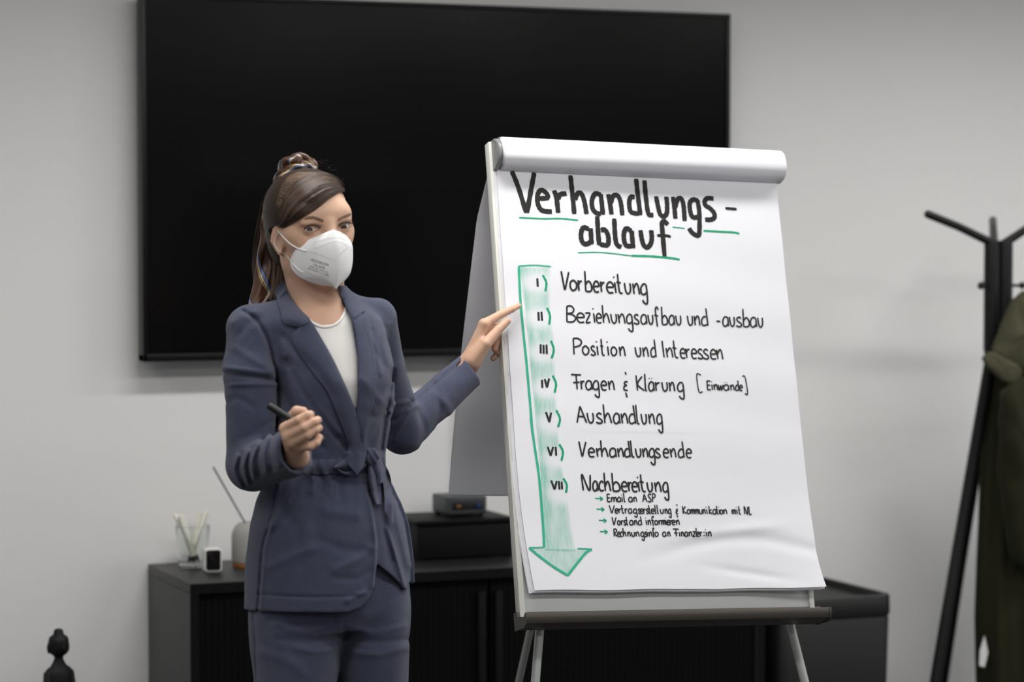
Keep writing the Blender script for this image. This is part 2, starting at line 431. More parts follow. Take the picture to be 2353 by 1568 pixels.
bm = bmesh.new(); loft(bm, rings); bmesh.ops.subdivide_edges(bm, edges=[e for e in bm.edges if abs((e.verts[0].co - e.verts[1].co).z) > .02], cuts=3, use_grid_fill=True)
bmesh.ops.smooth_vert(bm, verts=bm.verts, factor=.5, use_axis_x=True, use_axis_y=True, use_axis_z=True)
emit('coat_body', bm, M['olive'], ct, ang=180)
# hood / collar bundle at the top
def coat_sheet(name, outline, y, thick, m, amp=.012, seed=1):
    """a soft padded cloth shape: outline in the wall-parallel plane at depth y"""
    P = [rpt(px, py, y) for px, py in outline]
    P = [Vector((p.x + RX - CXo, p.y + RY - CYo, p.z)) for p in P]
    P = [Vector(q) for q in cat([tuple(p) for p in P] + [tuple(P[0])], 8)][:-1]
    c = sum(P, Vector()) / len(P); bm = bmesh.new(); rings = []
    for s, t in ((.15, 1), (.5, .92), (.8, .66), (.95, .3), (1, 0), (.95, -.3), (.8, -.66), (.5, -.92), (.15, -1)):
        ring = []
        for k, p in enumerate(P):
            q = c + (p - c) * s
            nn = noise.noise(Vector((q.x * 22, q.z * 14, seed * 3.1))) * amp + noise.noise(Vector((q.x * 60, q.z * 9, seed))) * amp * .6
            ring.append(q + Vector((0, -t * thick + nn, 0)))
        rings.append(ring)
    loft(bm, rings); return emit(name, bm, m, ct, ang=180)
coat_sheet('hood', [(2352, 668), (2330, 690), (2310, 735), (2288, 790), (2280, 815), (2300, 845), (2340, 858), (2390, 840), (2430, 770), (2410, 690)], -.50, .045, M['olive_light'], .02, 2)
coat_sheet('collar_flap', [(2256, 823), (2275, 808), (2300, 818), (2335, 835), (2352, 850), (2345, 872), (2318, 882), (2290, 868), (2266, 842)], -.535, .012, M['olive_light'], .012, 5)
coat_sheet('sleeve', [(2300, 900), (2330, 870), (2370, 880), (2392, 1000), (2388, 1150), (2370, 1280), (2330, 1300), (2312, 1200), (2300, 1050)], -.535, .05, M['olive'], .02, 9)
bm = bmesh.new()
q = [rpt(2262, 1462, -.47), rpt(2270, 1500, -.47), rpt(2262, 1534, -.47), rpt(2250, 1530, -.47), rpt(2252, 1495, -.47)]
q = [Vector((p.x + RX - CXo, p.y + RY - CYo, p.z)) for p in q]
loft(bm, [[p + Vector((0, dy, 0)) for p in q] for dy in (-.001, .001)]); emit('care_label', bm, M['tag'], ct)

# statue body
def blob(bm, c, r, n=16, rot=None):
    m = Matrix.Translation(Vector(c)) @ (rot or Matrix()) @ Matrix.Diagonal((*r, 1))
    bmesh.ops.create_uvsphere(bm, u_segments=n * 2, v_segments=n, radius=1, matrix=m)
def statue_mesh():
    bm = bmesh.new(); n = 40
    prof = [(.0, .05), (.060, .05), (.062, .075), (.046, .11), (.036, .15), (.034, .18), (.033, .196), (.028, .208), (.020, .218), (.0145, .226), (.0112, .2345), (.0125, .241), (.0215, .247), (.0250, .256), (.0258, .266), (.0257, .279), (.0225, .288), (.0145, .2935), (.0122, .2965), (.0120, .302), (.0100, .3062), (.006, .3085), (0, .309)]
    rings = []
    for r, z in prof:
        fl = .68 if z < .225 else (.95 if z < .287 else 1.0)
        rings.append([(r * math.cos(2 * math.pi * k / n), r * fl * math.sin(2 * math.pi * k / n), z) for k in range(n)])
    loft(bm, rings)
    for s in (-1, 1):
        tube(bm, [(s * .020, 0, .207), (s * .029, 0, .197), (s * .034, -.004, .15), (s * .040, -.028, .11), (s * .014, -.055, .085)], [.010, .012, .012, .011, .010], 16)
        tube(bm, [(s * .03, .02, .045), (s * .085, -.035, .038), (s * .05, -.08, .036), (-s * .03, -.075, .038)], [.026, .026, .021, .013], 16)
        blob(bm, (s * .0258, .002, .262), (.0042, .007, .014))
    blob(bm, (0, -.0255, .262), (.0035, .0045, .007))
    lathe(bm, [(0, 0), (.095, 0), (.10, .01), (.095, .022), (.085, .03), (0, .03)], 48)
    return bm
so = emit('figure', statue_mesh(), M['statue'], st, ang=60); so.rotation_euler = (0, 0, math.radians(15))

# ================================================================== flip chart
M['board'] = mat('white_enamel_board', (.55, .565, .57), .12, spec=.5)
M['cream'] = mat('off_white_profile', (.66, .66, .61), .4)
M['tray'] = mat('brown_grey_aluminium', (.085, .078, .068), .38, metal=.55)
M['clamp'] = mat('grey_clamp_plastic', (.20, .21, .205), .35)
M['leg'] = mat('light_grey_tube', (.46, .48, .465), .35, metal=.15)
M['leg_dark'] = mat('grey_tube', (.22, .225, .22), .4, metal=.2)
M['rubber'] = mat('black_rubber', (.01, .01, .01), .8)
M['paper'] = mat('white_paper', (.78, .78, .82), .75, spec=.25, bump=(7, .12))
M['ink_black'] = mat('black_marker_ink', (.030, .032, .030), .7, spec=.15)
M['ink_heading'] = mat('grey_black_marker_ink', (.026, .026, .025), .7, spec=.15)
M['ink_green'] = mat('green_marker_ink', (.018, .335, .17), .7, spec=.15)
M['ink_arrow'] = mat('mint_green_marker_ink', (.045, .43, .26), .7, spec=.15)

yw, tl, rl = math.radians(-1.2458), math.radians(15.9638), math.radians(1.997)
ux = Vector((math.cos(yw), math.sin(yw), 0)); nn = Vector((-math.sin(yw), math.cos(yw), 0)); zz = Vector((0, 0, 1))
upv = zz * math.cos(tl) + nn * math.sin(tl)
bu = ux * math.cos(rl) - upv * math.sin(rl); bv = upv * math.cos(rl) + ux * math.sin(rl); bw = -bu.cross(bv)   # right, up, into the depth
BO = Vector((-.41196626, -1.62820877, .78965))
BMAT = Matrix(((bu.x, bw.x, bv.x, BO.x), (bu.y, bw.y, bv.y, BO.y), (bu.z, bw.z, bv.z, BO.z), (0, 0, 0, 1)))
BINV = BMAT.inverted()
fc = tag(empty('flip_chart', matrix=BMAT), 'white flip chart easel with tray and tubular legs beside the woman', 'flip chart')
bm = bmesh.new(); box(bm, (.010, 0, .0), (.683, .016, 1.05), .001); emit('board', bm, M['board'], fc)
for a, b in ((-.002, .011), (.6825, .6945)):
    bm = bmesh.new(); box(bm, (a, -.006, -.002), (b, .020, 1.056), .002); emit('edge_profile', bm, M['cream'], fc)
# pen tray: a channel with a rolled front lip
bm = bmesh.new()
tp = [(.018, .012), (-.003, .012), (-.005, .002), (-.040, -.003), (-.048, .004), (-.053, .003), (-.055, -.006), (-.050, -.018), (-.036, -.024), (.018, -.024)]
loft(bm, [[(x, y, z) for y, z in tp] for x in (-.004, .704)]); emit('pen_tray', bm, M['tray'], fc)
for x0, x1 in ((-.0075, -.0042), (.7042, .7085)):
    bm = bmesh.new(); loft(bm, [[(x, y * 1.03, z * 1.08) for y, z in tp] for x in (x0, x1)]); emit('tray_end_cap', bm, M['tray'], fc)
# clamp bar with its D-shaped end caps
dp = [(.022, .992)] + [(-.012 - .030 * math.sin(math.radians(a)), 1.024 - .031 * math.cos(math.radians(a))) for a in range(0, 181, 12)] + [(.022, 1.055)]
bm = bmesh.new(); loft(bm, [[(x, y, z) for y, z in dp] for x in (.012, .690)]); cl = emit('clamp_bar', bm, M['clamp'], fc)
dcap = [(.024, .988)] + [(-.012 - .036 * math.sin(math.radians(a)), 1.024 - .0355 * math.cos(math.radians(a))) for a in range(0, 181, 12)] + [(.024, 1.060)]
for x0, x1, dcap in ((.003, .0118, dcap), (.690, .6965, dp)):
    bm = bmesh.new(); loft(bm, [[(x0 + .0015, y * .93, 1.024 + (z - 1.024) * .95) for y, z in dcap], [(x0 + .004, y, z) for y, z in dcap], [(x1, y, z) for y, z in dcap]]); emit('clamp_end_cap', bm, M['clamp'], fc)
# legs of the tripod
def L(p): return BINV @ Vector(p)
def down_to_floor(a, b):
    d = b - a; return a + d * (a.z / -d.z)
for k, (pa, pb_, da, db, topx) in enumerate((((1241, 1436), (1230, 1568), 5.475, 5.45, .17), ((1813, 1425), (1849, 1568), 5.70, 5.69, .50))):
    a = at(*pa, da); b = at(*pb_, db); f_ = down_to_floor(a, b)
    tpt = BMAT @ Vector((topx, .035, .95))
    bm = bmesh.new(); tube(bm, [L(tpt), L(a + (tpt - a) * .12), L(a), L(a + (f_ - a) * .55)], .0098, 20)
    lg = emit('front_leg', bm, M['leg'], fc)
    bm = bmesh.new(); tube(bm, [L(a + (f_ - a) * .54), L(f_ + Vector((0, 0, .03)))], .0082, 20); emit('leg_extension', bm, M['leg'], lg)
    bm = bmesh.new(); tube(bm, [L(f_ + (a - f_).normalized() * .05), L(f_ + (a - f_).normalized() * .012), L(f_ + Vector((0, 0, .001)))], [.0105, .0115, .010], 16); emit('rubber_foot', bm, M['rubber'], lg)
tpt = BMAT @ Vector((.335, .045, .96)); a = at(1221, 1440, 5.82); b2 = tpt + (a - tpt) * 1.2; f_ = down_to_floor(a, b2)
bm = bmesh.new(); tube(bm, [L(tpt), L(tpt + (f_ - tpt) * .55)], .0098, 20); lg = emit('rear_leg', bm, M['leg_dark'], fc)
bm = bmesh.new(); tube(bm, [L(tpt + (f_ - tpt) * .54), L(f_ + Vector((0, 0, .03)))], .0085, 20); emit('leg_extension', bm, M['leg_dark'], lg)
bm = bmesh.new(); tube(bm, [L(f_ + (tpt - f_).normalized() * .05), L(f_ + Vector((0, 0, .001)))], [.0105, .0115], 16); emit('rubber_foot', bm, M['rubber'], lg)
bm = bmesh.new(); box(bm, (.14, .017, .93), (.53, .042, .985), .004); emit('leg_hinge', bm, M['clamp'], fc)

# ------------------------------------------------------------------ the paper pad
pad = tag(empty('flipchart_pad', matrix=BMAT), 'white paper pad with handwritten agenda clamped to the flip chart', 'paper pad')
def sheet_y(u_, v_, creased=1.0):
    """how far the top sheet stands off the board (negative is towards the room)"""
    y = -.010
    y -= .012 * max(0, (.32 - v_) / .32) ** 2
    cr = max(0, (u_ - .45) / .25) * max(0, (.35 - v_) / .35)
    y -= .012 * cr * cr * 2
    y -= .0016 * math.sin(u_ * 7 + 1.0) * max(0, 1 - v_ * 1.5)
    wr = math.exp(-((v_ - .135 + .03 * math.sin(u_ * 9)) / .016) ** 2) * max(0, min(1, (u_ - .25) / .2))
    y += .0022 * wr * creased
    wr = math.exp(-((v_ - .175 - .10 * (u_ - .45)) / .013) ** 2) * max(0, min(1, (u_ - .30) / .2)) * max(0, min(1, (.66 - u_) / .1))
    y -= .0020 * wr * creased
    wr = math.exp(-((v_ - .10 + .16 * (u_ - .45)) / .010) ** 2) * max(0, min(1, (u_ - .40) / .1)) * max(0, min(1, (.68 - u_) / .1))
    y += .0016 * wr * creased
    y += .0006 * math.sin(v_ * 38 + u_ * 6) * (1 if v_ > .4 else .5)
    return y
def left_u(v_): return .0112 + .019 * max(0, (.36 - v_) / .31) ** 2
def right_u(v_): return .6945 + .009 * (1 - v_) + .0085 * max(0, (.14 - v_) / .09) ** 2
def bottom_v(s): return .0555 - .004 * s + .0010 * math.sin(s * 19) + (.0008 if .5 < s < .6 else 0)
def sheet(name, dy, du, dv, NU=48, NV=120, m='paper', thick=.0004, parent=pad):
    bm = bmesh.new(); rows = []
    for j in range(NV + 1):
        row = []
        for i in range(NU + 1):
            s = i / NU; vb = bottom_v(s) + dv; v_ = vb + (1.0 - vb) * (j / NV)
            a = left_u(v_) + du; b = right_u(v_) - abs(du) * .8 * max(0, 1 - v_)
            u_ = a + (b - a) * s
            row.append(bm.verts.new((u_, sheet_y(u_, v_, 1.0 if dy == 0 else 0.0) * (1 - dy * 60 * max(0, .3 - v_)) + dy, v_)))
        rows.append(row)
    for j in range(NV):
        for i in range(NU):
            bm.faces.new((rows[j][i], rows[j][i + 1], rows[j + 1][i + 1], rows[j + 1][i]))
    return emit(name, bm, M[m], parent, ang=180)
top_sheet = sheet('top_sheet', 0, 0, 0, 110, 280)
for k, (dy, du, dv) in enumerate(((.0030, -.0035, -.0035), (.0038, -.0065, -.0015), (.0046, -.0100, -.0048), (.0054, -.0055, -.003), (.0062, -.0115, -.0055), (.0070, -.009, -.0045))):
    sheet('under_sheet', dy, du * 1.0, dv, 24, 60)
# sheets already turned over the clamp: a soft roll, then hanging plumb behind the board
ROLL = [(-.004, .9885), (-.020, .9900), (-.036, .9960), (-.0455, 1.008), (-.0480, 1.022), (-.0455, 1.038), (-.038, 1.0515), (-.024, 1.0620), (-.008, 1.0655), (.008, 1.0645), (.022, 1.058), (.034, 1.045)]
def roll_sheet(name, grow, x0, x1, hang, sway, seed):
    c = np.array((-.008, 1.026)); prof = [tuple(c + (np.array(p) - c) * (1 + grow)) for p in ROLL]
    prof = [tuple(p) for p in cat(prof, 5)]
    y0, z0 = prof[-1]; st = []
    for k in range(1, 40):
        t = k / 39; dz = hang * t
        st.append((y0 + (.2862 + .17) * dz + .020 * math.sin(t * math.pi * .5) * (1 - t * .5) + sway * t, z0 - dz))
    full = prof + st; bm = bmesh.new(); rows = []
    NX = 30
    for i in range(NX + 1):
        s = i / NX; row = []
        for q, (y, z) in enumerate(full):
            h = max(0, (q - len(prof)) / len(st))
            x = x0 + (x1 - x0) * s - (.018 * min(1, h * 6) if h > 0 else 0) - .022 * h - (.004 * h * math.sin(seed + h * 5) if i == 0 else 0) - .010 * h * sway / .01 * (1 - s) * 0
            e = max(0, 1 - s * 9)                                    # left rim curls a little towards the room
            dd = -.016 * e * e * h + .003 * math.sin(s * 11 + seed) * h
            row.append(bm.verts.new((x, y + dd + .0012 * math.sin(s * 23 + seed * 2) * h, z)))
        rows.append(row)
    for i in range(NX):
        for q in range(len(full) - 1):
            bm.faces.new((rows[i][q], rows[i + 1][q], rows[i + 1][q + 1], rows[i][q + 1]))
    return emit(name, bm, M['paper'], pad, ang=180)
roll_sheet('turned_sheet', 0, .021, .7055, 0.712, .0, 1.0)
for g, x0, x1, hg, sw, sd in ((-.03, .020, .700, 0.705, -.010, 2.), (-.06, .018, .703, 0.715, -.018, 3.2), (-.10, .019, .699, 0.702, -.004, 4.5), (-.14, .017, .701, 0.711, .006, 5.1), (-.18, .018, .698, 0.708, .012, 6.3)):
    roll_sheet('turned_sheet', g, x0, x1, hg, sw, sd)
bm = bmesh.new(); box(bm, (.016, .012, .965), (.696, .030, 1.0), .001); emit('backing_card', bm, mat('grey_card', (.3, .29, .27), .9), pad, smooth=False)

# ------------------------------------------------------------------ the writing
def ribbon(bm, pts, w, lift, rnd):
    P = np.array(cat(pts, 7)) if len(pts) > 2 else resample(pts, 10)
    n = len(P); T = np.gradient(P, axis=0); T /= np.maximum(np.linalg.norm(T, axis=1, keepdims=True), 1e-9)
    Nn = np.stack([-T[:, 1], T[:, 0]], 1); prev = None
    for i in range(n):
        k = .5 * w * (1 + .07 * math.sin(i * 1.7 + rnd))
        if i in (0, n - 1): k *= .82
        a = P[i] + Nn[i] * k; b = P[i] - Nn[i] * k
        va = bm.verts.new((a[0], sheet_y(a[0], a[1]) - lift, a[1])); vb = bm.verts.new((b[0], sheet_y(b[0], b[1]) - lift, b[1]))
        if prev: bm.faces.new((prev[0], prev[1], vb, va))
        prev = (va, vb)
def writing(name, strokes, m, lift):
    bm = bmesh.new()
    for k, (w, pts) in enumerate(strokes): ribbon(bm, pts, w * (1.06 if w > .006 else 1.14), lift + .00004 * (k % 5), k)
    return emit(name, bm, M[m], top_sheet, smooth=False)
HEADING = [(0.0108,[(0.0468,0.9881),(0.0591,0.9518),(0.0738,0.8935)]),(0.0108,[(0.0998,0.9874),(0.0885,0.9454),(0.0757,0.8935)]),(0.0108,[(0.1038,0.9276),(0.1252,0.9296),(0.1266,0.9377),(0.117,0.9468),(0.109,0.945),(0.1036,0.9352),(0.1023,0.9183),(0.1076,0.9039),(0.1167,0.8992),(0.1348,0.8984)]),(0.0108,[(0.1432,0.9479),(0.1476,0.9324),(0.1497,0.8963)]),(0.0108,[(0.1512,0.9279),(0.1576,0.939),(0.1729,0.9419)]),(0.0108,[(0.1858,0.985),(0.1868,0.9463),(0.1879,0.8947)]),(0.0108,[(0.1918,0.928),(0.1993,0.943),(0.2088,0.9426),(0.2145,0.9227),(0.2172,0.8958)]),(0.0108,[(0.2553,0.9422),(0.2434,0.9448),(0.2355,0.9359),(0.2317,0.9219),(0.2333,0.908),(0.2407,0.8998),(0.2517,0.8971)]),(0.0108,[(0.255,0.9445),(0.2567,0.8958)]),(0.0108,[(0.2731,0.9444),(0.2756,0.9251),(0.2774,0.8973)]),(0.0108,[(0.2779,0.9237),(0.284,0.9394),(0.294,0.943),(0.2998,0.9354),(0.3026,0.92),(0.3034,0.896)]),(0.0108,[(0.3374,0.94),(0.3286,0.9405),(0.3232,0.9301),(0.3226,0.913),(0.3271,0.9039),(0.3439,0.9014)]),(0.0108,[(0.3447,0.984),(0.3456,0.9404),(0.3472,0.8981)]),(0.0108,[(0.2201,0.8621),(0.2075,0.8642),(0.2011,0.8514),(0.2009,0.8361),(0.2063,0.8274),(0.2142,0.8276),(0.2226,0.8322)]),(0.0108,[(0.2247,0.8638),(0.2241,0.8269)]),(0.0108,[(0.2425,0.8922),(0.242,0.8559),(0.2424,0.8252)]),(0.0108,[(0.2487,0.86),(0.2584,0.8611),(0.2648,0.8506),(0.2656,0.8352),(0.2604,0.8258),(0.2437,0.8276)]),(0.0108,[(0.2831,0.8883),(0.2824,0.8496),(0.285,0.8289),(0.2954,0.8221)]),(0.0108,[(0.3227,0.8603),(0.3111,0.8661),(0.3042,0.855),(0.3035,0.838),(0.3078,0.8266),(0.3198,0.8255)]),(0.0108,[(0.3232,0.8619),(0.3238,0.821)]),(0.0108,[(0.3649,0.981),(0.3648,0.938),(0.3675,0.9023),(0.3795,0.9)]),(0.0108,[(0.3898,0.9445),(0.3927,0.9204),(0.396,0.9026),(0.4046,0.8975),(0.4126,0.9056),(0.4152,0.9244),(0.4152,0.9447)]),(0.0108,[(0.4316,0.9451),(0.4326,0.9188),(0.4328,0.8931)]),(0.0108,[(0.4333,0.9173),(0.4417,0.938),(0.4503,0.9422),(0.4551,0.9322),(0.4557,0.9103),(0.455,0.8884)]),(0.0108,[(0.4936,0.9377),(0.4814,0.9403),(0.4725,0.9329),(0.4706,0.9187),(0.4731,0.9024),(0.4792,0.8979),(0.491,0.8999)]),(0.0108,[(0.4917,0.9408),(0.4934,0.9118),(0.4897,0.8678),(0.4857,0.8559),(0.4757,0.8583),(0.4681,0.8655),(0.4646,0.8724)]),(0.0108,[(0.5323,0.9447),(0.5174,0.9449),(0.5093,0.9375),(0.5108,0.9274),(0.521,0.9215),(0.53,0.9108),(0.5298,0.8998),(0.5202,0.8943),(0.5061,0.8938)]),(0.0108,[(0.3447,0.8634),(0.3469,0.8411),(0.3507,0.8281),(0.3584,0.8241),(0.3672,0.8325),(0.371,0.8465),(0.3708,0.8644)]),(0.0108,[(0.4127,0.8783),(0.4052,0.8858),(0.3988,0.8817),(0.3982,0.8677),(0.3989,0.8041)]),(0.0064,[(0.5594,0.923),(0.5876,0.9217)]),(0.0064,[(0.3844,0.8524),(0.408,0.8525),(0.4176,0.85)])]
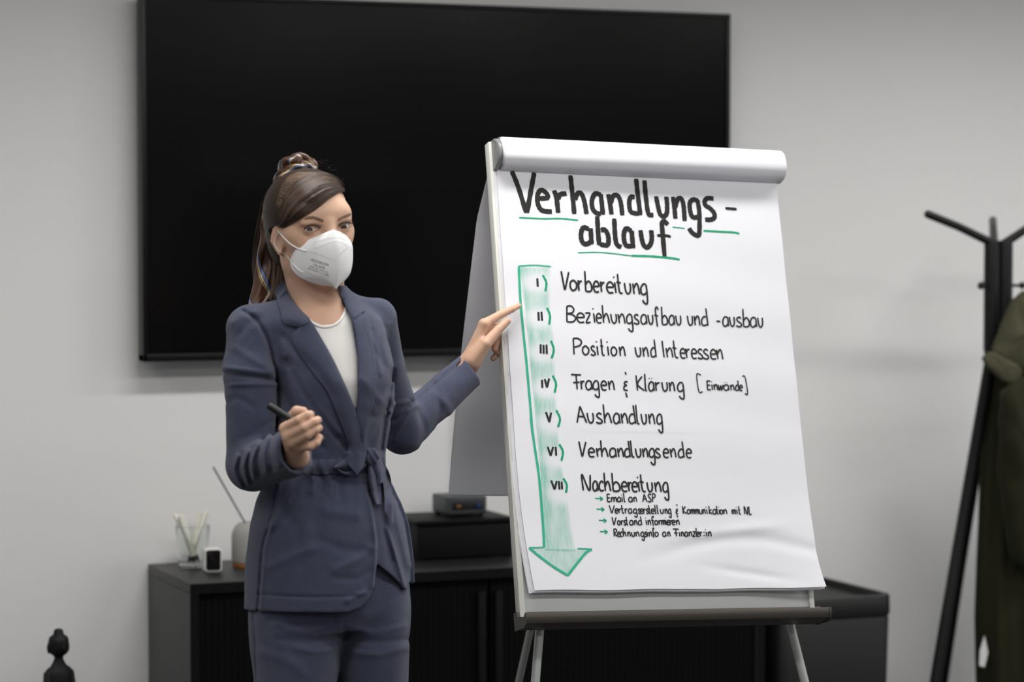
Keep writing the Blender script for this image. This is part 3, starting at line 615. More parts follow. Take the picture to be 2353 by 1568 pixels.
LINES = [[(0.0038,[(0.1463,0.7625),(0.1516,0.7197)]),(0.0038,[(0.1641,0.7608),(0.1525,0.7197)]),(0.0038,[(0.1738,0.7434),(0.1667,0.7375),(0.1656,0.7266),(0.1711,0.7191),(0.179,0.7238),(0.1806,0.7347),(0.1738,0.7434)]),(0.0038,[(0.1849,0.7431),(0.1854,0.7187)]),(0.0038,[(0.1855,0.7321),(0.189,0.7401),(0.1938,0.7404)]),(0.0038,[(0.2025,0.7646),(0.2015,0.7182)]),(0.0038,[(0.2018,0.7328),(0.2087,0.7412),(0.2145,0.7361),(0.2162,0.7239),(0.2113,0.7179),(0.2015,0.7182)]),(0.0038,[(0.2217,0.7298),(0.2332,0.7307),(0.2324,0.7381),(0.2277,0.7419),(0.2226,0.7371),(0.2206,0.7286),(0.2224,0.72),(0.2264,0.7169),(0.2329,0.718)]),(0.0038,[(0.2384,0.7416),(0.239,0.7171)]),(0.0038,[(0.2391,0.7305),(0.2427,0.7385),(0.2478,0.7388)]),(0.0038,[(0.2536,0.7289),(0.2675,0.7297),(0.2664,0.7371),(0.2606,0.7409),(0.2545,0.7362),(0.2522,0.7277),(0.2545,0.719),(0.2594,0.7159),(0.2673,0.7169)]),(0.0038,[(0.2719,0.7406),(0.2735,0.716)]),(0.0038,[(0.27,0.7534),(0.2719,0.7509)]),(0.0038,[(0.2803,0.76),(0.2811,0.7256),(0.284,0.7164),(0.2894,0.716)]),(0.0038,[(0.2759,0.741),(0.2866,0.7397)]),(0.0038,[(0.2953,0.7399),(0.297,0.7227),(0.301,0.7152),(0.3067,0.7179),(0.3091,0.7272),(0.3085,0.7395)]),(0.0038,[(0.3154,0.7393),(0.3168,0.7147)]),(0.0038,[(0.3166,0.727),(0.3232,0.7386),(0.3277,0.734),(0.3299,0.7143)]),(0.0038,[(0.3476,0.7372),(0.3407,0.7381),(0.3343,0.7289),(0.3346,0.7178),(0.3404,0.714),(0.3469,0.7187)]),(0.0038,[(0.3476,0.7364),(0.3483,0.7137),(0.3478,0.6977),(0.3448,0.6929),(0.3389,0.6963),(0.3368,0.7018)])],
[(0.0033,[(0.1544,0.6836),(0.1517,0.6476)]),(0.0033,[(0.1544,0.6832),(0.1637,0.684),(0.1701,0.6772),(0.1659,0.6687),(0.1543,0.6662),(0.1667,0.6641),(0.173,0.656),(0.1655,0.648),(0.1517,0.6476)]),(0.0033,[(0.1774,0.6581),(0.1927,0.6591),(0.1913,0.6655),(0.1849,0.6687),(0.1783,0.6645),(0.176,0.657),(0.1787,0.6496),(0.1842,0.647),(0.1927,0.6481)]),(0.0033,[(0.1965,0.6687),(0.2075,0.6676),(0.1974,0.6474),(0.2079,0.6485)]),(0.0033,[(0.2164,0.6686),(0.2176,0.6474)]),(0.0033,[(0.2149,0.6797),(0.2164,0.6776)]),(0.0033,[(0.223,0.658),(0.2336,0.659),(0.2328,0.6654),(0.2285,0.6686),(0.2238,0.6644),(0.222,0.6569),(0.2237,0.6495),(0.2274,0.6469),(0.2334,0.6479)]),(0.0033,[(0.2384,0.6878),(0.2387,0.6473)]),(0.0033,[(0.2385,0.6558),(0.2448,0.6675),(0.2491,0.6654),(0.253,0.6472)]),(0.0033,[(0.2571,0.6686),(0.2588,0.6536),(0.2626,0.6472),(0.2678,0.6498),(0.2699,0.6579),(0.2693,0.6685)]),(0.0033,[(0.2747,0.6685),(0.2766,0.6472)]),(0.0033,[(0.2762,0.6578),(0.2828,0.6681),(0.2875,0.6642),(0.29,0.6471)]),(0.0033,[(0.3071,0.6674),(0.3006,0.668),(0.2948,0.6599),(0.2951,0.6503),(0.3005,0.6471),(0.3065,0.6513)]),(0.0033,[(0.307,0.6667),(0.3078,0.6471),(0.3075,0.6332),(0.3047,0.6289),(0.2993,0.6317),(0.2972,0.6364)]),(0.0033,[(0.3232,0.6652),(0.3188,0.6684),(0.3138,0.6642),(0.3154,0.6594),(0.3216,0.6545),(0.3232,0.6491),(0.3183,0.6464),(0.3112,0.6488)]),(0.0033,[(0.3417,0.6662),(0.3358,0.6684),(0.3304,0.6631),(0.3286,0.6545),(0.3311,0.6476),(0.3363,0.647),(0.3409,0.6523)]),(0.0033,[(0.3417,0.6667),(0.3423,0.6469)]),(0.0033,[(0.3465,0.6684),(0.3478,0.6534),(0.351,0.6469),(0.3557,0.6495),(0.3576,0.6576),(0.3573,0.6684)]),(0.0033,[(0.3723,0.6802),(0.369,0.6866),(0.3656,0.6813),(0.3658,0.6662),(0.3675,0.6415)]),(0.0033,[(0.3616,0.6679),(0.3711,0.6658)]),(0.0033,[(0.3809,0.6877),(0.3797,0.6468)]),(0.0033,[(0.38,0.6597),(0.3862,0.6672),(0.3913,0.6629),(0.3928,0.6522),(0.3884,0.6468),(0.3797,0.6468)]),(0.0033,[(0.4089,0.6661),(0.4035,0.6683),(0.3984,0.6629),(0.3967,0.6543),(0.3989,0.6474),(0.4037,0.6467),(0.4081,0.6521)]),(0.0033,[(0.4089,0.6665),(0.4093,0.6467)]),(0.0033,[(0.4136,0.6682),(0.415,0.6532),(0.4184,0.6467),(0.4233,0.6493),(0.4254,0.6574),(0.425,0.6682)]),(0.0033,[(0.4422,0.6682),(0.4436,0.6531),(0.447,0.6466),(0.452,0.6492),(0.454,0.6574),(0.4537,0.6682)]),(0.0033,[(0.4589,0.6682),(0.46,0.6466)]),(0.0033,[(0.4599,0.6574),(0.4657,0.6677),(0.4697,0.6638),(0.4715,0.6465)]),(0.0033,[(0.4877,0.6659),(0.4827,0.667),(0.4768,0.6595),(0.4768,0.6497),(0.4816,0.6465),(0.4897,0.6497)]),(0.0033,[(0.4887,0.6865),(0.4911,0.6465)]),(0.0033,[(0.5124,0.6572),(0.5222,0.6568)]),(0.0033,[(0.5412,0.6658),(0.5354,0.668),(0.53,0.6626),(0.5282,0.6539),(0.5305,0.647),(0.5356,0.6463),(0.5403,0.6517)]),(0.0033,[(0.5412,0.6663),(0.5415,0.6463)]),(0.0033,[(0.5454,0.668),(0.5466,0.6528),(0.5499,0.6463),(0.5547,0.6488),(0.5567,0.6571),(0.5565,0.668)]),(0.0033,[(0.5738,0.6647),(0.569,0.6679),(0.5633,0.6636),(0.5651,0.6588),(0.5721,0.6538),(0.5738,0.6484),(0.5683,0.6455),(0.5604,0.648)]),(0.0033,[(0.5804,0.6875),(0.579,0.6462)]),(0.0033,[(0.5794,0.6592),(0.5862,0.6668),(0.5919,0.6624),(0.5935,0.6516),(0.5886,0.6461),(0.579,0.6462)]),(0.0033,[(0.6104,0.6657),(0.6042,0.6679),(0.5983,0.6624),(0.5963,0.6537),(0.5989,0.6467),(0.6045,0.6461),(0.6095,0.6515)]),(0.0033,[(0.6105,0.6661),(0.611,0.6461)]),(0.0033,[(0.6156,0.6678),(0.6167,0.6526),(0.62,0.646),(0.6248,0.6486),(0.6269,0.6569),(0.6267,0.6678)])],
[(0.0033,[(0.1632,0.6103),(0.1625,0.5742)]),(0.0033,[(0.1632,0.6103),(0.1746,0.6102),(0.182,0.6039),(0.1775,0.5946),(0.1648,0.5907)]),(0.0033,[(0.1912,0.5945),(0.1846,0.5894),(0.1835,0.5801),(0.1888,0.5739),(0.1961,0.5779),(0.1976,0.5872),(0.1912,0.5945)]),(0.0033,[(0.2123,0.5911),(0.2085,0.5943),(0.2041,0.5902),(0.2055,0.5856),(0.2109,0.5808),(0.2123,0.5756),(0.208,0.573),(0.2018,0.5753)]),(0.0033,[(0.2181,0.5942),(0.219,0.5735)]),(0.0033,[(0.2167,0.6049),(0.2181,0.6029)]),(0.0033,[(0.2291,0.6106),(0.2292,0.5816),(0.2311,0.5739),(0.2348,0.5737)]),(0.0033,[(0.2258,0.5945),(0.2331,0.5936)]),(0.0033,[(0.2433,0.5939),(0.2442,0.5731)]),(0.0033,[(0.242,0.6047),(0.2433,0.6026)]),(0.0033,[(0.2581,0.5937),(0.2521,0.5886),(0.2511,0.5793),(0.2557,0.573),(0.2623,0.5771),(0.2638,0.5864),(0.2581,0.5937)]),(0.0033,[(0.2711,0.5935),(0.2724,0.5728)]),(0.0033,[(0.2722,0.5832),(0.2779,0.5931),(0.2818,0.5893),(0.2838,0.5726)]),(0.0033,[(0.3089,0.5931),(0.3105,0.5785),(0.3142,0.5722),(0.3193,0.5747),(0.3214,0.5826),(0.3208,0.593)]),(0.0033,[(0.3272,0.5929),(0.3284,0.5721)]),(0.0033,[(0.3282,0.5825),(0.3338,0.5924),(0.3376,0.5886),(0.3394,0.5719)]),(0.0033,[(0.3555,0.5914),(0.3513,0.5925),(0.3465,0.5849),(0.3463,0.5751),(0.3503,0.5718),(0.3569,0.575)]),(0.0033,[(0.3565,0.6121),(0.358,0.5717)]),(0.0033,[(0.3755,0.6098),(0.3769,0.5714)]),(0.0033,[(0.3837,0.5932),(0.3853,0.5713)]),(0.0033,[(0.385,0.5823),(0.3915,0.5927),(0.3961,0.5887),(0.3984,0.5712)]),(0.0033,[(0.4032,0.6106),(0.4038,0.5798),(0.4065,0.5717),(0.4115,0.5714)]),(0.0033,[(0.399,0.5935),(0.409,0.5925)]),(0.0033,[(0.4183,0.5819),(0.429,0.5828),(0.4283,0.5894),(0.4239,0.5928),(0.4191,0.5884),(0.4172,0.5808),(0.4188,0.5731),(0.4226,0.5704),(0.4287,0.5714)]),(0.0033,[(0.4317,0.5927),(0.4322,0.5707)]),(0.0033,[(0.4323,0.5828),(0.4359,0.59),(0.4408,0.5904)]),(0.0033,[(0.4456,0.5815),(0.4564,0.5825),(0.4557,0.5891),(0.4513,0.5924),(0.4465,0.5881),(0.4446,0.5804),(0.4462,0.5727),(0.4499,0.5701),(0.4561,0.5711)]),(0.0033,[(0.471,0.5889),(0.4666,0.5923),(0.4615,0.5879),(0.4631,0.5831),(0.4693,0.5779),(0.4708,0.5724),(0.4659,0.5696),(0.4587,0.5721)]),(0.0033,[(0.4854,0.5887),(0.4806,0.5921),(0.4751,0.5878),(0.4768,0.5829),(0.4837,0.5778),(0.4854,0.5722),(0.48,0.5694),(0.4722,0.572)]),(0.0033,[(0.4921,0.581),(0.5039,0.5819),(0.5031,0.5885),(0.4982,0.5919),(0.493,0.5876),(0.491,0.5799),(0.4927,0.5721),(0.4969,0.5695),(0.5036,0.5705)]),(0.0033,[(0.5071,0.5918),(0.5083,0.5697)]),(0.0033,[(0.5082,0.5808),(0.5143,0.5913),(0.5184,0.5873),(0.5202,0.5696)])],
[(0.0033,[(0.1522,0.5292),(0.1756,0.5285)]),(0.0033,[(0.1639,0.5286),(0.1642,0.4962)]),(0.0033,[(0.1555,0.5112),(0.1709,0.5122)]),(0.0033,[(0.1741,0.5161),(0.1748,0.4962)]),(0.0033,[(0.1748,0.5071),(0.1779,0.5137),(0.1824,0.5141)]),(0.0033,[(0.1983,0.514),(0.1923,0.5161),(0.1869,0.5111),(0.1852,0.5031),(0.1878,0.4967),(0.1931,0.496),(0.1977,0.501)]),(0.0033,[(0.1983,0.5144),(0.1992,0.496)]),(0.0033,[(0.2146,0.5149),(0.2084,0.5156),(0.2028,0.508),(0.2031,0.499),(0.2084,0.496),(0.2142,0.4999)]),(0.0033,[(0.2146,0.5143),(0.2155,0.4959),(0.2152,0.4829),(0.2126,0.4789),(0.2073,0.4816),(0.2053,0.486)]),(0.0033,[(0.2224,0.5059),(0.2335,0.5068),(0.2326,0.5129),(0.228,0.5159),(0.2231,0.5119),(0.2213,0.5049),(0.2231,0.4979),(0.2271,0.4954),(0.2333,0.4964)]),(0.0033,[(0.2393,0.5158),(0.2407,0.4958)]),(0.0033,[(0.2405,0.5058),(0.2461,0.5154),(0.2501,0.5118),(0.2521,0.4957)]),(0.0033,[(0.2849,0.5146),(0.2794,0.5146),(0.2768,0.5096),(0.2815,0.5066),(0.2758,0.5036),(0.2757,0.4966),(0.2838,0.4955)]),(0.0033,[(0.2807,0.5368),(0.2824,0.5307)]),(0.0033,[(0.2785,0.4905),(0.2809,0.4795)]),(0.0033,[(0.3061,0.5296),(0.3073,0.4954)]),(0.0033,[(0.3201,0.5276),(0.3084,0.5095),(0.3235,0.4953)]),(0.0033,[(0.327,0.5336),(0.3266,0.5033),(0.3273,0.4958),(0.3297,0.4952)]),(0.0033,[(0.3465,0.5133),(0.3411,0.5153),(0.336,0.5103),(0.3344,0.5023),(0.3366,0.4958),(0.3415,0.4952),(0.3458,0.5002)]),(0.0033,[(0.3465,0.5137),(0.347,0.4951)]),(0.0033,[(0.3369,0.5239),(0.3379,0.5226)]),(0.0033,[(0.3432,0.5234),(0.3442,0.5222)]),(0.0033,[(0.3513,0.5153),(0.3522,0.4951)]),(0.0033,[(0.3521,0.5062),(0.3559,0.5128),(0.3612,0.5132)]),(0.0033,[(0.3668,0.5152),(0.3684,0.5011),(0.372,0.495),(0.3772,0.4974),(0.3792,0.505),(0.3787,0.5152)]),(0.0033,[(0.3846,0.5151),(0.3857,0.4949)]),(0.0033,[(0.3856,0.505),(0.391,0.5147),(0.3948,0.511),(0.3965,0.4948)]),(0.0033,[(0.4175,0.514),(0.4108,0.5146),(0.4046,0.5069),(0.405,0.4978),(0.4107,0.4947),(0.4171,0.4988)]),(0.0033,[(0.4175,0.5134),(0.4184,0.4947),(0.4181,0.4815),(0.4152,0.4775),(0.4094,0.4802),(0.4072,0.4846)]),(0.0025,[(0.4636,0.5321),(0.453,0.5333),(0.455,0.496),(0.4644,0.4944)]),(0.0025,[(0.5641,0.5313),(0.571,0.5287),(0.574,0.4917),(0.5668,0.4921)]),(0.0028,[(0.4767,0.5197),(0.4764,0.4992)]),(0.0028,[(0.4767,0.5197),(0.4846,0.519)]),(0.0028,[(0.4763,0.5097),(0.4837,0.5097)]),(0.0028,[(0.4764,0.4992),(0.4849,0.4997)]),(0.0028,[(0.4878,0.5115),(0.4883,0.4991)]),(0.0028,[(0.487,0.518),(0.4878,0.5167)]),(0.0028,[(0.4926,0.5115),(0.4935,0.499)]),(0.0028,[(0.4934,0.5052),(0.4972,0.5112),(0.4998,0.5089),(0.5011,0.499)]),(0.0028,[(0.5033,0.5114),(0.5052,0.4989),(0.5092,0.5088),(0.5107,0.4989),(0.5155,0.5113)]),(0.0028,[(0.5277,0.5099),(0.5226,0.5112),(0.518,0.5081),(0.5166,0.5032),(0.5189,0.4992),(0.5234,0.4988),(0.5274,0.5018)]),(0.0028,[(0.5278,0.5102),(0.5286,0.4987)]),(0.0028,[(0.5185,0.5165),(0.5195,0.5157)]),(0.0028,[(0.5244,0.5162),(0.5254,0.5154)]),(0.0028,[(0.5334,0.5111),(0.5343,0.4987)]),(0.0028,[(0.5341,0.5049),(0.538,0.5108),(0.5406,0.5086),(0.5419,0.4986)]),(0.0028,[(0.5515,0.5097),(0.5489,0.5104),(0.5458,0.506),(0.5457,0.5004),(0.5482,0.4985),(0.5525,0.5004)]),(0.0028,[(0.5522,0.5216),(0.5532,0.4985)]),(0.0028,[(0.5558,0.5047),(0.5621,0.5053),(0.5616,0.509),(0.5591,0.5109),(0.5563,0.5084),(0.5552,0.5041),(0.5561,0.4997),(0.5583,0.4982),(0.5618,0.4988)])],
[(0.0034,[(0.1672,0.4583),(0.1576,0.4216)]),(0.0034,[(0.1672,0.4583),(0.18,0.4214)]),(0.0034,[(0.161,0.436),(0.1766,0.4348)]),(0.0034,[(0.1827,0.4437),(0.1846,0.4281),(0.1888,0.4214),(0.1945,0.424),(0.1967,0.4324),(0.196,0.4436)]),(0.0034,[(0.2163,0.4401),(0.2111,0.4435),(0.2053,0.4391),(0.2072,0.4342),(0.2147,0.429),(0.2166,0.4234),(0.2109,0.4205),(0.2024,0.423)]),(0.0034,[(0.2225,0.4636),(0.2231,0.4211)]),(0.0034,[(0.2228,0.43),(0.2297,0.4423),(0.2344,0.44),(0.2388,0.421)]),(0.0034,[(0.2577,0.441),(0.2516,0.4433),(0.246,0.4377),(0.2441,0.4287),(0.2467,0.4216),(0.2522,0.4209),(0.257,0.4264)]),(0.0034,[(0.2578,0.4414),(0.2585,0.4208)]),(0.0034,[(0.2631,0.4432),(0.2646,0.4208)]),(0.0034,[(0.2644,0.432),(0.2706,0.4427),(0.275,0.4386),(0.2772,0.4207)]),(0.0034,[(0.2926,0.4407),(0.2877,0.4419),(0.282,0.4341),(0.282,0.424),(0.2867,0.4206),(0.2946,0.4239)]),(0.0034,[(0.2935,0.4621),(0.296,0.4205)]),(0.0034,[(0.2996,0.4632),(0.3001,0.4295),(0.3016,0.4211),(0.3053,0.4204)]),(0.0034,[(0.3107,0.4429),(0.3121,0.4271),(0.3155,0.4204),(0.3204,0.423),(0.3224,0.4315),(0.3221,0.4428)]),(0.0034,[(0.3288,0.4427),(0.33,0.4202)]),(0.0034,[(0.3299,0.4315),(0.3357,0.4422),(0.3398,0.4382),(0.3416,0.4201)]),(0.0034,[(0.3594,0.4414),(0.3535,0.4421),(0.348,0.4336),(0.3481,0.4235),(0.3531,0.4201),(0.3587,0.4245)]),(0.0034,[(0.3594,0.4407),(0.3598,0.42),(0.3593,0.4054),(0.3567,0.4009),(0.3517,0.4039),(0.3499,0.4088)])],
[(0.0034,[(0.1588,0.3802),(0.1639,0.3466)]),(0.0034,[(0.175,0.3793),(0.1647,0.3466)]),(0.0034,[(0.1807,0.3561),(0.1926,0.357),(0.1916,0.3628),(0.1866,0.3657),(0.1814,0.3619),(0.1795,0.3552),(0.1815,0.3484),(0.1858,0.3461),(0.1926,0.347)]),(0.0034,[(0.1989,0.3657),(0.2004,0.3464)]),(0.0034,[(0.2,0.357),(0.2042,0.3634),(0.2104,0.3637)]),(0.0034,[(0.21,0.383),(0.2106,0.3464)]),(0.0034,[(0.2103,0.3541),(0.2165,0.3647),(0.2208,0.3627),(0.2248,0.3463)]),(0.0034,[(0.2431,0.3636),(0.2366,0.3656),(0.2308,0.3608),(0.2291,0.3531),(0.2318,0.3469),(0.2375,0.3463),(0.2425,0.3511)]),(0.0034,[(0.2431,0.364),(0.2441,0.3462)]),(0.0034,[(0.2487,0.3656),(0.2502,0.3462)]),(0.0034,[(0.2499,0.3559),(0.2555,0.3651),(0.2594,0.3616),(0.2614,0.3462)]),(0.0034,[(0.2744,0.3635),(0.2701,0.3645),(0.2652,0.3578),(0.2652,0.3491),(0.2693,0.3461),(0.2761,0.349)]),(0.0034,[(0.2752,0.382),(0.2773,0.3461)]),(0.0034,[(0.2803,0.3829),(0.2814,0.3538),(0.2831,0.3467),(0.2871,0.3461)]),(0.0034,[(0.2908,0.3654),(0.2924,0.3519),(0.296,0.346),(0.3009,0.3483),(0.3029,0.3557),(0.3024,0.3654)]),(0.0034,[(0.308,0.3654),(0.3091,0.346)]),(0.0034,[(0.309,0.3557),(0.3141,0.365),(0.3176,0.3615),(0.3193,0.3459)]),(0.0034,[(0.3348,0.3643),(0.3287,0.3649),(0.3233,0.3576),(0.3236,0.3488),(0.3286,0.3459),(0.3343,0.3498)]),(0.0034,[(0.3347,0.3637),(0.3355,0.3459),(0.3351,0.3332),(0.3325,0.3294),(0.3275,0.3319),(0.3255,0.3362)]),(0.0033,[(0.3484,0.3623),(0.3438,0.3653),(0.3387,0.3614),(0.3404,0.3571),(0.3468,0.3526),(0.3485,0.3478),(0.3435,0.3452),(0.3361,0.3474)]),(0.0033,[(0.3579,0.3555),(0.369,0.3564),(0.3681,0.3623),(0.3636,0.3652),(0.3587,0.3613),(0.3569,0.3545),(0.3586,0.3477),(0.3625,0.3454),(0.3688,0.3463)]),(0.0033,[(0.3742,0.3652),(0.3755,0.3457)]),(0.0033,[(0.3753,0.3554),(0.3808,0.3648),(0.3846,0.3613),(0.3864,0.3457)]),(0.0033,[(0.4031,0.3631),(0.3986,0.3641),(0.3934,0.3573),(0.3934,0.3485),(0.3977,0.3456),(0.4048,0.3485)]),(0.0033,[(0.4039,0.3817),(0.4061,0.3456)]),(0.0033,[(0.413,0.3553),(0.4237,0.3562),(0.4229,0.3621),(0.4185,0.3651),(0.4138,0.3612),(0.412,0.3543),(0.4136,0.3475),(0.4174,0.3451),(0.4234,0.3461)])],
[(0.0036,[(0.1605,0.2719),(0.16,0.3077),(0.1746,0.2717),(0.1795,0.3064)]),(0.0036,[(0.194,0.2903),(0.1893,0.2925),(0.1849,0.2873),(0.1834,0.2789),(0.1853,0.2721),(0.1895,0.2714),(0.1933,0.2766)]),(0.0036,[(0.1941,0.2907),(0.1944,0.2713)]),(0.0036,[(0.2092,0.289),(0.2044,0.2923),(0.1994,0.286),(0.1986,0.2765),(0.2021,0.2712),(0.2085,0.2728)]),(0.0036,[(0.2121,0.3112),(0.212,0.271)]),(0.0036,[(0.2119,0.2795),(0.2176,0.291),(0.2214,0.2888),(0.2247,0.2708)]),(0.0036,[(0.2307,0.3109),(0.2305,0.2707)]),(0.0036,[(0.2305,0.2834),(0.238,0.2907),(0.2445,0.2863),(0.2466,0.2757),(0.2413,0.2705),(0.2305,0.2707)]),(0.0036,[(0.2522,0.2809),(0.264,0.2818),(0.263,0.2881),(0.2582,0.2914),(0.253,0.2872),(0.2511,0.2799),(0.2529,0.2724),(0.2571,0.2698),(0.2638,0.2708)]),(0.0036,[(0.2676,0.2912),(0.268,0.2701)]),(0.0036,[(0.2681,0.2817),(0.2712,0.2886),(0.2756,0.289)]),(0.0036,[(0.2768,0.2805),(0.2879,0.2814),(0.287,0.2878),(0.2825,0.291),(0.2776,0.2868),(0.2757,0.2795),(0.2775,0.272),(0.2814,0.2694),(0.2877,0.2704)]),(0.0036,[(0.2911,0.2909),(0.2923,0.2697)]),(0.0036,[(0.2895,0.3019),(0.2911,0.2998)]),(0.0036,[(0.298,0.3078),(0.2991,0.278),(0.302,0.2701),(0.3073,0.2698)]),(0.0036,[(0.2938,0.2913),(0.3044,0.2902)]),(0.0036,[(0.3121,0.2905),(0.3135,0.2756),(0.317,0.2692),(0.3218,0.2717),(0.3238,0.2797),(0.3234,0.2904)]),(0.0036,[(0.3304,0.2902),(0.3318,0.269)]),(0.0036,[(0.3316,0.2796),(0.3376,0.2897),(0.3418,0.2858),(0.3439,0.2688)]),(0.0036,[(0.3608,0.2887),(0.3549,0.2894),(0.3495,0.2814),(0.3497,0.2719),(0.3546,0.2686),(0.3602,0.2727)]),(0.0036,[(0.3607,0.2881),(0.3613,0.2685),(0.3608,0.2546),(0.3582,0.2504),(0.3533,0.2533),(0.3515,0.258)])],
[(0.0025,[(0.2151,0.264),(0.2151,0.247)]),(0.0025,[(0.2151,0.264),(0.2219,0.2635)]),(0.0025,[(0.2149,0.2557),(0.2213,0.2557)]),(0.0025,[(0.2151,0.247),(0.2224,0.2475)]),(0.0025,[(0.2245,0.2573),(0.2248,0.2469)]),(0.0025,[(0.2253,0.2521),(0.2279,0.2567),(0.2304,0.2552),(0.2303,0.2469)]),(0.0025,[(0.2307,0.2521),(0.2337,0.2567),(0.2357,0.2552),(0.2361,0.2469)]),(0.0025,[(0.2456,0.2562),(0.2424,0.2572),(0.2395,0.2546),(0.2386,0.2505),(0.24,0.2472),(0.2428,0.2469),(0.2453,0.2495)]),(0.0025,[(0.2456,0.2564),(0.2461,0.2469)]),(0.0025,[(0.2493,0.2572),(0.2501,0.2469)]),(0.0025,[(0.2484,0.2626),(0.2493,0.2616)]),(0.0025,[(0.2541,0.2665),(0.2545,0.251),(0.2553,0.2472),(0.2572,0.2468)]),(0.0025,[(0.2729,0.2561),(0.2694,0.2572),(0.2661,0.2546),(0.2651,0.2504),(0.2667,0.2471),(0.2699,0.2468),(0.2727,0.2494)]),(0.0025,[(0.273,0.2563),(0.2735,0.2468)]),(0.0025,[(0.2767,0.2571),(0.2775,0.2468)]),(0.0025,[(0.2773,0.252),(0.2805,0.2569),(0.2828,0.2551),(0.284,0.2468)]),(0.0025,[(0.3028,0.2638),(0.2983,0.2467)]),(0.0025,[(0.3028,0.2638),(0.3084,0.2467)]),(0.0025,[(0.2999,0.2535),(0.3069,0.2529)]),(0.0025,[(0.319,0.2623),(0.3159,0.2643),(0.3123,0.2612),(0.3136,0.2571),(0.3174,0.2529),(0.3174,0.2482),(0.3144,0.2465),(0.3104,0.2483)]),(0.0025,[(0.3223,0.2649),(0.3215,0.2467)]),(0.0025,[(0.3223,0.2649),(0.3264,0.2648),(0.3289,0.2617),(0.3272,0.257),(0.3226,0.255)])],
